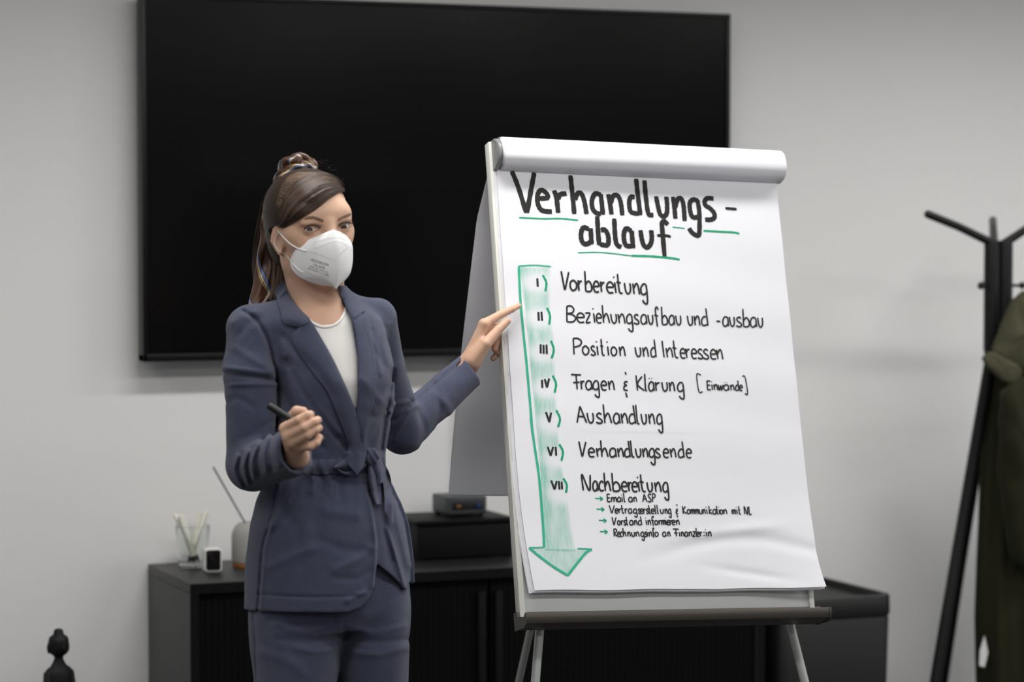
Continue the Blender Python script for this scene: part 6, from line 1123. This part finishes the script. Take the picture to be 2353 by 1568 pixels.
drape('collar', [(777, 658), (784, 682), (797, 708), (806, 728), (812, 734)], [(794, 656), (812, 674), (826, 692), (838, 711), (829, 720)], BJ, .006, M['navy'], person, ROOT_V, 40, 8, .0035, belly=.006)
gath = lambda t, w: .0025 * math.sin(t * 70) * math.sin(w * math.pi)
belt = drape('waist_belt', [(652, 1050), (700, 1056), (760, 1056), (820, 1046), (882, 1034)], [(650, 1086), (700, 1090), (760, 1090), (820, 1082), (884, 1066)], BJ2, .004, M['navy'], person, ROOT_V, 90, 8, .004, belly=.005, off=gath)
def flap(name, A, B, lift, thick=.003, belly=.004, curl=None, n=30, k=8): return drape(name, A, B, BJ2, lift, M['navy'], person, ROOT_V, n, k, thick, belly, off=curl)
bow = flap('bow_loop', [(846, 1040), (820, 1044), (792, 1054), (768, 1072)], [(840, 1062), (815, 1078), (792, 1082), (770, 1078)], .012, belly=.012)
for nm, A, B, l, bl, cu in (('bow_end', [(802, 1020), (799, 1045), (798, 1066)], [(843, 1019), (838, 1062), (822, 1092)], .026, .003, None),
        ('bow_loop', [(768, 1070), (790, 1084), (815, 1078), (840, 1058)], [(770, 1078), (792, 1092), (818, 1090), (842, 1070)], .016, .003, None),
        ('bow_tail', [(846, 1050), (846, 1090), (852, 1130), (862, 1160)], [(862, 1055), (872, 1095), (876, 1130), (876, 1158)], .016, .006, lambda t, w: .004 * math.sin(w * 7)),
        ('bow_tail', [(852, 1050), (872, 1080), (882, 1125), (884, 1175)], [(872, 1052), (894, 1085), (902, 1135), (905, 1204)], .020, .005, lambda t, w: .004 * math.sin(w * 6 + t * 3)),
        ('bow_loop', [(850, 1036), (872, 1050), (884, 1078), (886, 1105)], [(838, 1062), (856, 1076), (866, 1096), (868, 1115)], .020, .010, None)):
    flap(nm, A, B, l, belly=bl, curl=cu)
f = Field(); kd = hit(BJ2, 852, 1050, .02); f.ell(kd, (.017, .014, .018)); f.post = [lambda p, d: d - .0015 * np.sin(p[:, 0] * 500 + p[:, 2] * 300)]
solid('bow_knot', f, .0025, M['navy'], person, ROOT_V)
# pocket and seam stitching lines

# ================================================================== eyes, hair, scarf, mask, earrings
M['eye'] = mat('eye_white', (.55, .50, .48), .15, spec=.5)
M['iris'] = mat('grey_brown_iris', (.030, .026, .024), .08, spec=.6)
M['lash'] = mat('dark_lash', (.012, .008, .007), .6)
M['brow'] = mat('brown_brow_hair', (.27, .165, .115), .8)
M['hair'] = mat('dark_brown_hair', (.026, .0145, .009), .48, spec=.25)
M['hair_strand'] = mat('brown_hair_strand', (.042, .023, .0145), .38, spec=.4)
M['hair_light'] = mat('light_brown_and_sheen_strand', (.14, .094, .062), .36, spec=.45)  # light brown for the nape; on the crown it paints the sheen of light
M['mask'] = mat('white_nonwoven', (.88, .88, .88), .85, spec=.15, bump=(1500, .05))
M['stitch'] = mat('grey_stitch', (.33, .33, .335), .9, spec=.1)
M['print'] = mat('grey_mask_print', (.10, .10, .105), .9, spec=.1)
M['gold'] = mat('gold', (.75, .48, .16), .25, metal=1.0)
GAZE = HFw * .86 + HS * -.22 + HU * -.02; GAZE /= np.linalg.norm(GAZE)
gq = Vector((0, 0, 1)).rotation_difference(Vector(GAZE)).to_matrix().to_4x4()
for c in EYEC:
    c = c + HFw * 0.0
    bm = bmesh.new(); bmesh.ops.create_uvsphere(bm, u_segments=32, v_segments=20, radius=.0124, matrix=Matrix.Translation(Vector(c - ROOT_V)))
    e = emit('eyeball', bm, M['eye'], person, ang=180)
    bm = bmesh.new(); rings = []
    for k in range(8):
        a = math.radians(.5 + 28 * k / 7); rings.append([Vector(c - ROOT_V) + gq.to_3x3() @ Vector((.01262 * math.sin(a) * math.cos(t * math.pi / 12), .01262 * math.sin(a) * math.sin(t * math.pi / 12), .01262 * math.cos(a))) for t in range(24)])
    loft(bm, rings); emit('iris', bm, M['iris'], e, ang=180)
BB = bvh_of((bv_, bq_))
def line_on(bvh, pts, lift, n=24, dflt=5.15):
    out = []
    for x, y in resample(cat(pts, 6), n):
        h = hit(bvh, x, y, lift); out.append((h if h is not None else (out[-1] + ROOT_V if out else P(x, y, dflt))) - ROOT_V)
    return out
for up_, spikes in (([(698, 530), (703, 523), (711, 518.5), (720, 517.5), (729, 520), (736, 525)], -1), ([(778, 522.5), (784, 515.5), (792, 512), (801, 511.5), (808, 514), (813, 517.5)], 1)):
    L_ = line_on(BB, up_, .0008, 24); bm = bmesh.new(); tube(bm, L_, [.0004 + .0010 * math.sin(math.pi * k / 23) for k in range(24)], 6)
    for k in range(1, 23):
        p = L_[k]; o_ = (k / 23 - .5) * 2
        d = HFw * .0045 + HU * (.0035) + HS * (o_ * .0035 if spikes > 0 else o_ * .0040); tube(bm, [p, p + d * .6 + HU * .0002, p + d + HU * .0012], [.00035, .0003, .0001], 4)
    emit('eyelashes', bm, M['lash'], person, ang=180)
for lo_ in ([(700, 531), (708, 533), (718, 532.5), (728, 530), (735, 526.5)], [(779, 524), (787, 525.5), (796, 524.5), (804, 521.5), (811, 518.5)]):
    L_ = line_on(BB, lo_, .0003, 16); bm = bmesh.new(); tube(bm, L_, .00042, 5); emit('lower_lashes', bm, M['lash'], person, ang=180)
rg = random.Random(2)
for A_, B_ in (([(699, 502), (712, 497), (728, 499), (747, 507)], [(700, 507), (714, 503.5), (728, 506), (746, 511.5)]), ([(774, 505), (788, 496.5), (800, 491.5), (810, 490)], [(774, 510), (789, 503), (801, 497.5), (810, 493.5)])):
    A2 = resample(cat(A_, 6), 40); B2 = resample(cat(B_, 6), 40); bm = bmesh.new()
    left = A_[0][0] < 760
    for k in range(120):
        i = rg.randrange(2, 34); w = rg.random(); i2 = min(39, i + rg.randrange(4, 7)); w2 = max(0, min(1, w - .25))
        q = [A2[i] * (1 - w) + B2[i] * w, A2[i2] * (1 - w2) + B2[i2] * w2]
        if left: q = [A2[39 - i] * (1 - w) + B2[39 - i] * w, A2[39 - i2] * (1 - w2) + B2[39 - i2] * w2]
        hh = [hit(BB, *q[0], .0005), hit(BB, *((q[0] + q[1]) / 2), .0013), hit(BB, *q[1], .0007)]
        if any(h is None for h in hh): continue
        tube(bm, [h - ROOT_V for h in hh], [.00036, .00034, .0002], 4)
    emit('eyebrow', bm, M['brow'], person, ang=180)

# ---- hair cap
hair = Field()
hair.ell(Hd(0, -.010, .030), (.0838, .102, .0905), HQ)
hair.ell(Hd(0, -.050, -.035), (.066, .055, .065), HQ, k=.03)
FACE = [(655, 519), (693, 503), (716, 489), (754, 460), (778, 444), (800, 441), (806, 452), (809, 470), (850, 470), (850, 760), (655, 760), (640, 650), (650, 600), (622, 590), (619, 530), (632, 521), (645, 524)]
hgro = lambda p: .0006 * np.sin((toH(p)[:, 0] * 1.0 + toH(p)[:, 2] * .6) * 900)
hair.post = [lambda p, d: smax(d + hgro(p), -smax(poly2d(PX(p), FACE) / 1140, -(toH(p)[:, 1] + .022), .003), .006)]
hv, hq_ = largest(*polygonise(hair, .0025, *hair.bounds()), .2); hv = relax(hv, hq_, 2)
hair_o = mesh_from('hair', hv, hq_, M['hair'], person, ROOT_V); hair_o['label'] = 'dark brown hair combed back with a side-swept fringe'
BH_ = bvh_of((hv, hq_), (bv_, bq_))
BANG_A = [(790, 423), (772, 406), (737, 395), (700, 408), (671, 428), (652, 455), (642, 486), (637, 522)]
BANG_B = [(793, 441), (786, 441), (772, 446), (754, 459), (735, 475), (716, 488), (690, 503), (652, 524)]
drape('fringe', BANG_A, BANG_B, BH_, .003, M['hair'], hair_o, ROOT_V, 60, 14, .004, belly=0, off=lambda t, w: (.0075 * math.sin(math.pi * w) * min(1, t * 2.5) ** 1.5 - .0022 * max(0, 1 - t * 6)) + .0007 * math.sin(w * 60 + t * 4))
def strand_field(name, A_, B_, n, lift, r, m, bvh, seed, mid=None, jitter=.01, pts=14, belly=None):
    """thin hair strands running between two guide lines (photo positions) over the head"""
    rg = random.Random(seed); A2 = resample(cat(A_, 6), 100); B2 = resample(cat(B_, 6), 100); bm = bmesh.new()
    for k in range(n):
        w = rg.random(); j = w + rg.gauss(0, jitter); a = A2[min(99, int(w * 99))]; b = B2[max(0, min(99, int(j * 99)))]; L_ = []
        mm = None
        if mid is not None: mm = mid(w)
        for i in range(pts):
            t = i / (pts - 1)
            q = a * (1 - t) + b * t if mm is None else a * (1 - t) ** 2 + 2 * mm * t * (1 - t) + b * t * t
            h = hit(bvh, q[0], q[1], lift)
            if h is None: break
            L_.append(h - ROOT_V)
        if len(L_) < 4: continue
        tube(bm, L_, [r * (.6 + .4 * math.sin(math.pi * (i + 1) / (len(L_) + 1))) for i in range(len(L_))], 4)
    return emit(name, bm, m, hair_o, ang=180)
fr_o = [o for o in hair_o.children if o.name.startswith('fringe')][0]
vv = np.array([v.co for v in fr_o.data.vertices]) + ROOT_V; ff = [tuple(p.vertices) for p in fr_o.data.polygons]
BFR = bvh_of((vv, ff))
rg = random.Random(7); bm = bmesh.new(); bm2 = bmesh.new(); A2 = resample(cat(BANG_A, 6), 40); B2 = resample(cat(BANG_B, 6), 40)
for k in range(330):
    w = rg.random(); dw = rg.gauss(0, .04); i0 = rg.randrange(0, 10); i1 = rg.randrange(26, 40); L_ = []
    for i in range(i0, i1):
        ww = max(.01, min(.99, w + dw * (i / 39))); q = A2[i] * (1 - ww) + B2[i] * ww; h = hit(BFR, q[0], q[1], .0004)
        if h is not None: L_.append(h - ROOT_V)
    if len(L_) > 5: tube(bm if rg.random() < .88 else bm2, L_, .00055, 4)
emit('fringe_strands', bm, M['hair_strand'], hair_o, ang=180); emit('fringe_strands', bm2, M['hair_light'], hair_o, ang=180)
# combed-back crown between the fringe and the scarf; its lighter strands paint the sheen of light
strand_field('crown_strands', [(645, 480), (652, 455), (671, 428), (700, 408), (737, 396), (770, 404), (800, 424)], [(634, 470), (640, 445), (648, 422), (662, 405), (682, 396), (700, 391), (716, 389)], 420, .0008, .00060, M['hair_light'], BH_, 5)
strand_field('crown_strands', [(645, 480), (652, 455), (671, 428), (700, 408), (737, 396), (770, 404), (800, 424)], [(634, 470), (640, 445), (648, 422), (662, 405), (682, 396), (700, 391), (716, 389)], 300, .0006, .0006, M['hair_strand'], BH_, 6)
strand_field('temple_strands', [(800, 428), (806, 436), (808, 446)], [(804, 460), (809, 468), (812, 476)], 40, .0008, .0005, M['hair_strand'], BH_, 8)
# ponytail and the loose hair behind the ear
bm = bmesh.new(); rg = random.Random(11)
def lock(bm, pts, r, n, spread, rs):
    base = np.array([P(*q) for q in pts]); base = np.array(cat(base, 8)); m_ = len(base); rr = np.interp(np.linspace(0, 1, m_), np.linspace(0, 1, len(r)), r)
    for k in range(n):
        a = rg.uniform(0, 6.283); s = math.sqrt(rg.random()); tw = rg.gauss(0, spread)
        L_ = [base[i] + np.array([math.cos(a + tw * i / m_) * s * rr[i], math.sin(a + tw * i / m_) * s * rr[i], 0]) - ROOT_V for i in range(m_ - rg.randrange(0, 5))]
        tube(bm, L_, rs, 4)
bmc = bmesh.new(); q = cat([P(*x) for x in ((660, 405, 5.29), (638, 450, 5.335), (622, 530, 5.345), (614, 610, 5.335), (610, 680, 5.30))], 6); tube(bmc, [p - ROOT_V for p in q], [(.012 + .011 * math.sin(math.pi * i / len(q))) for i in range(len(q))], 14)
pt_o = emit('ponytail', bmc, M['hair'], hair_o, ang=180)
lock(bm, ((660, 405, 5.29), (634, 450, 5.335), (617, 530, 5.345), (607, 610, 5.34), (604, 690, 5.305)), [.012, .024, .027, .026, .016], 220, .6, .0006)
emit('ponytail_strands', bm, M['hair_strand'], pt_o, ang=180)
bm = bmesh.new(); lock(bm, ((640, 560, 5.235), (645, 600, 5.232), (642, 645, 5.235), (632, 695, 5.23)), [.013, .016, .016, .010], 240, .5, .0007)
emit('nape_strands', bm, M['hair_light'], hair_o, ang=180)
# fly-away hairs
bm = bmesh.new()
for k in range(46):
    t = rg.random(); x = 640 + 165 * t; y = 392 - 18 * math.sin(math.pi * t) + (t > .6) * (t - .6) * 130; d = 5.22
    dx, dy = rg.uniform(-9, 14), rg.uniform(-14, 4)
    tube(bm, [P(x, y + 6, d) - ROOT_V, P(x + dx * .6, y + dy * .8, d) - ROOT_V, P(x + dx * 1.4, y + dy, d) - ROOT_V], [.0002, .00018, .00008], 3)
emit('flyaway_hairs', bm, M['hair_strand'], hair_o, ang=180)

# ---- silk scarf
m = mat('brown_satin_striped', (.11, .05, .026), .36, spec=.35); nt = m.node_tree; b = nt.nodes['Principled BSDF']
uvn = nt.nodes.new('ShaderNodeUVMap'); sp = nt.nodes.new('ShaderNodeSeparateXYZ'); nt.links.new(uvn.outputs[0], sp.inputs[0])
m1 = nt.nodes.new('ShaderNodeMath'); m1.operation = 'MULTIPLY_ADD'; m1.inputs[1].default_value = 3.4
m2 = nt.nodes.new('ShaderNodeMath'); m2.operation = 'MULTIPLY'; m2.inputs[1].default_value = 2.0
m3 = nt.nodes.new('ShaderNodeMath'); m3.operation = 'FRACT'
nt.links.new(sp.outputs[0], m2.inputs[0]); nt.links.new(sp.outputs[1], m1.inputs[0]); nt.links.new(m2.outputs[0], m1.inputs[2]); nt.links.new(m1.outputs[0], m3.inputs[0])
rp = nt.nodes.new('ShaderNodeValToRGB'); rp.color_ramp.interpolation = 'CONSTANT'; el = rp.color_ramp.elements
el[0].position = 0; el[0].color = (.062, .027, .014, 1); el[1].position = .60; el[1].color = (.008, .007, .007, 1)
for pos, colr in ((.635, (.085, .135, .30, 1)), (.72, (.008, .008, .01, 1)), (.74, (.46, .34, .17, 1)), (.80, (.055, .024, .013, 1)), (.83, (.40, .30, .15, 1)), (.855, (.062, .027, .014, 1))):
    e = el.new(pos); e.color = colr
nt.links.new(m3.outputs[0], rp.inputs[0]); nt.links.new(rp.outputs[0], b.inputs['Base Color']); M['scarf'] = m
scarf_rows = [(412, 640, 664, 5.232), (432, 630, 655, 5.240), (460, 613, 645, 5.248), (490, 603, 640, 5.256), (520, 599, 634, 5.262), (545, 598, 627, 5.266), (575, 592, 628, 5.268), (610, 588, 630, 5.268), (645, 583, 628, 5.262), (672, 577, 624, 5.250), (692, 572, 614, 5.235), (705, 571, 598, 5.225), (713, 570, 584, 5.222)]
bm = bmesh.new(); rings = []; rows = np.array(cat(scarf_rows, 6)); n = 72
for i, (py, xl, xr, d) in enumerate(rows):
    ring = []
    for k in range(n):
        t = 2 * math.pi * k / n; c_, s_ = math.cos(t), math.sin(t)
        f = 1 + .10 * math.sin(3 * t + py * .03) + .10 * math.sin(5 * t + 1 + py * .045) + .05 * math.sin(9 * t - py * .07)
        x = (xl + xr) / 2 + (xr - xl) / 2 * (c_ if abs(c_) < .97 else c_); p = P(x, py, d - .014 * s_ * f - .004 * math.sin(py * .06 + c_ * 2.5))
        ring.append(p - ROOT_V)
    rings.append(ring)
loft(bm, rings, uv=True); scarf = emit('head_scarf', bm, M['scarf'], person, ang=180); scarf['label'] = 'brown satin scarf with blue and cream stripes tied around the ponytail'
def twist(pts, r, turns, amp=.22, n=24):
    q = cat([P(*x) for x in pts], 8); fr = frames([Vector(p - ROOT_V) for p in q]); bm = bmesh.new(); rings = []
    for i, (p, t, a, b_) in enumerate(fr):
        s = i / (len(fr) - 1); rr = r[0] + (r[1] - r[0]) * s + r[2] * math.sin(math.pi * s); ring = []
        for k in range(n):
            th_ = 2 * math.pi * k / n; u_ = th_ + turns * s * 6.283
            ring.append(p + (a * math.cos(u_) + b_ * math.sin(u_)) * rr * (1 + amp * math.cos(3 * th_)))
        rings.append(ring)
    loft(bm, rings, uv=True); return emit('scarf_twist', bm, M['scarf'], scarf, ang=180)
twist([(727, 392, 5.20), (712, 384, 5.205), (690, 385, 5.205), (668, 396, 5.205), (651, 413, 5.207), (640, 437, 5.215), (634, 462, 5.225), (630, 490, 5.237)], (.006, .008, .006), 1.6)
twist([(726, 386, 5.225), (712, 372, 5.23), (690, 368, 5.232), (668, 374, 5.235), (654, 390, 5.24), (645, 412, 5.245), (638, 430, 5.25)], (.006, .010, .007), 1.1)
twist([(655, 398, 5.235), (664, 377, 5.222), (682, 370, 5.215), (690, 384, 5.208)], (.008, .008, .006), .6)

# ---- mask
def mask_tab():
    R = [(0, 0, .1090, -.0045), (.12, 0, .1150, -.016), (.30, 0, .1215, -.034), (.48, 0, .1235, -.055), (.65, 0, .1200, -.078), (.82, 0, .1120, -.101), (1, 0, .1015, -.1225)]
    E = [(0, 0, .1090, -.0045), (.10, -.022, .0985, -.012), (.22, -.045, .0800, -.023), (.34, -.0625, .0615, -.039), (.46, -.0690, .0470, -.059), (.58, -.0665, .0460, -.079), (.70, -.0520, .0610, -.0985), (.82, -.0260, .0805, -.1125), (.92, -.0085, .0950, -.1165), (1, 0, .1015, -.1225)]
    def f(T):
        T = np.array(T); P_ = np.array(cat([tuple(r) for r in T], 10)); return lambda t: np.array([np.interp(t, P_[:, 0], P_[:, k]) for k in (1, 2, 3)])
    return f(R), f(E)
mR, mE = mask_tab()
def mask_pt(t, w, lift=0.0):
    r = mR(t); e = mE(t); a = abs(w); q = r * (1 - a) + e * a
    span = np.linalg.norm(r - e)
    bul = .135 * span * math.sin(math.pi * a ** .85) + lift
    bul += .0012 * math.exp(-(a / .05) ** 2) + .0012 * math.exp(-((a - .55) / .25) ** 2) * math.sin(t * 9) - (.0006 if a > .93 else 0)
    q = q + np.array([-.62, .78, -.10]) * bul
    if w > 0: q = q * np.array([-1, 1, 1])
    return Hd(*q)
bm = bmesh.new(); NT, NW = 64, 40; fr = []; bk = []
for i in range(NT + 1):
    t = .0005 + .999 * i / NT
    fr.append([bm.verts.new(mask_pt(t, -1 + 2 * j / NW) - ROOT_V) for j in range(NW + 1)]); bk.append([bm.verts.new(mask_pt(t, -1 + 2 * j / NW, -.0014) - ROOT_V) for j in range(NW + 1)])
for i in range(NT):
    for j in range(NW):
        bm.faces.new((fr[i][j], fr[i][j + 1], fr[i + 1][j + 1], fr[i + 1][j])); bm.faces.new((bk[i + 1][j], bk[i + 1][j + 1], bk[i][j + 1], bk[i][j]))
    bm.faces.new((fr[i][0], fr[i + 1][0], bk[i + 1][0], bk[i][0])); bm.faces.new((fr[i][NW], bk[i][NW], bk[i + 1][NW], fr[i + 1][NW]))
mask = emit('face_mask', bm, M['mask'], person, ang=40); mask['label'] = 'white folded respirator mask with grey print'
mv = np.array([v.co for v in mask.data.vertices]) + ROOT_V; BM_ = bvh_of((mv, [tuple(p.vertices) for p in mask.data.polygons]))
def dashes(name, line, step, ln, r, m):
    L_ = resample(cat(line, 6), 200); s = np.r_[0, np.cumsum(np.linalg.norm(np.diff(L_, axis=0), axis=1))]; x = 0; bm = bmesh.new()
    while x + ln < s[-1]:
        q = [np.array([np.interp(x + k * ln / 2, s, L_[:, 0]), np.interp(x + k * ln / 2, s, L_[:, 1])]) for k in range(3)]
        h = [hit(BM_, *a, .0002) for a in q]
        if all(a is not None for a in h): tube(bm, [a - ROOT_V for a in h], r, 5)
        x += step
    emit(name, bm, m, mask, ang=180)
for line in ([(722, 558), (768, 546), (799, 554)], [(722, 558), (725, 571), (771, 555), (799, 566)], [(711, 578), (740, 588), (771, 601)], [(683, 570), (676, 582), (672, 596), (675, 612), (690, 630)], [(684, 563), (700, 553), (730, 544), (766, 534)], [(770, 534), (795, 539), (816, 545)], [(800, 568), (785, 582), (783, 590)], [(706, 626), (735, 639), (765, 651)]):
    dashes('mask_stitching', line, 3.4, 2.0, .00032, M['stitch'])
# printed text on the mask
def print_line(txt, p0, p1, size):
    cu = bpy.data.curves.new('mask_print', 'FONT'); cu.body = txt; cu.size = 1.0; cu.resolution_u = 3
    tmp = bpy.data.objects.new('mask_print', cu); COL.objects.link(tmp); dg = bpy.context.evaluated_depsgraph_get(); me = bpy.data.meshes.new_from_object(tmp.evaluated_get(dg))
    bpy.data.objects.remove(tmp); bpy.data.curves.remove(cu)
    bm = bmesh.new(); bm.from_mesh(me); bpy.data.meshes.remove(me)
    w = max(v.co.x for v in bm.verts); p0 = np.array(p0, float); p1 = np.array(p1, float); dx = (p1 - p0) / w; dy = np.array([dx[1] * .0 - .02, -1]) * size
    for v in bm.verts:
        q = p0 + dx * v.co.x + dy * v.co.y; h = hit(BM_, q[0], q[1], .00035)
        if h is not None: v.co = Vector(h - ROOT_V)
    emit('mask_print', bm, M['print'], mask, smooth=False)
print_line('MEZORISON', (714.5, 600), (755, 612.5), 8.5)
print_line('CE 0370', (720, 611), (747, 619.5), 7.5)
print_line('FFP2  NR  MZC-KZ', (712, 614.5), (754, 628), 4.8)
print_line('EN149:2001 + A1:2009', (708, 618.5), (756, 635), 4.6)
bm = bmesh.new(); box(bm, (-.5, -.5, -.5), (.5, .5, .5)); bm.free()
# ear loops and earrings
for pts, r in (([(639, 531, 5.148), (648, 541, 5.135), (664, 558, 5.122), (682, 570, 5.115), (698, 575.5, 5.108), (704, 577, 5.106)], .0022), ([(640, 535, 5.165), (630, 556, 5.185), (640, 577, 5.165), (656, 584, 5.15), (671, 604, 5.145), (688, 622, 5.14), (697, 626, 5.125)], .0011)):
    L_ = []
    for x, y, d in cat(pts, 6):
        h = hit(BM_, x, y, .0008); h2 = hit(BB, x, y, .0012); best = [q for q in (h, h2) if q is not None]
        q = min(best, key=lambda a: a[1]) if best else P(x, y, d); L_.append(q - ROOT_V)
    L_ = [Vector(p) for p in L_]
    for _ in range(3): L_ = [L_[0]] + [(L_[i - 1] + L_[i] * 2 + L_[i + 1]) / 4 for i in range(1, len(L_) - 1)] + [L_[-1]]
    bm = bmesh.new(); tube(bm, L_, r, 8, flat=.5); emit('ear_loop', bm, M['mask'], mask, ang=180)
for x, y in ((647.5, 577.5), (652, 579.5)):
    h = hit(BB, x, y, .0012)
    if h is None: h = P(x, y, 5.14)
    bm = bmesh.new(); bmesh.ops.create_icosphere(bm, subdivisions=2, radius=.0021, matrix=Matrix.Translation(Vector(h - ROOT_V))); emit('earring', bm, M['gold'], person, ang=180)

# ---- marker pen in her right hand
M['pen_black'] = mat('matt_black_marker', (.013, .014, .012), .45, spec=.4)
M['pen_ring'] = mat('green_grey_ring', (.42, .50, .36), .5)
def W(p): return Vector(CAM_POS * np.array([1, 1, 0]) + p[0] * _r + p[1] * _f + np.array([0, 0, p[2]]))
pa, pb2 = P(617, 932, 4.903), P(745, 1011.5, 4.893)
mk = tag(empty('marker_pen', W((pa + pb2) / 2)), 'black marker pen held in her closed right hand in front of the waist', 'pen')
mo = (W(pa) + W(pb2)) / 2; w0 = W(pa) - mo; w1 = W(pb2) - mo; ax = w1 - w0
def seg_tube(nm, a, b, r, m):
    bm = bmesh.new(); tube(bm, [w0 + ax * (a + (b - a) * k / (len(r) - 1)) for k in range(len(r))], r, 20); emit(nm, bm, M[m], mk)
seg_tube('pen_cap', 0, .42, [.0066, .0072, .0072, .0072, .0070], 'pen_black'); seg_tube('pen_body', .42, .90, [.0064, .0064, .0064, .0062], 'pen_black'); seg_tube('pen_ring', .90, .935, [.0058, .0058], 'pen_ring'); seg_tube('pen_tail', .935, 1.0, [.0052, .0050, .0044], 'pen_black')

# thumb nail of the pointing hand
M['nail'] = mat('natural_nail', (.66, .40, .32), .22, spec=.5)
drape('thumb_nail', [(1158, 745), (1163, 738.5), (1168, 734.5)], [(1163.5, 748), (1169, 743.5), (1172, 738.5)], BB, .0002, M['nail'], body_o, ROOT_V, 10, 6, .0008, smoothing=0)
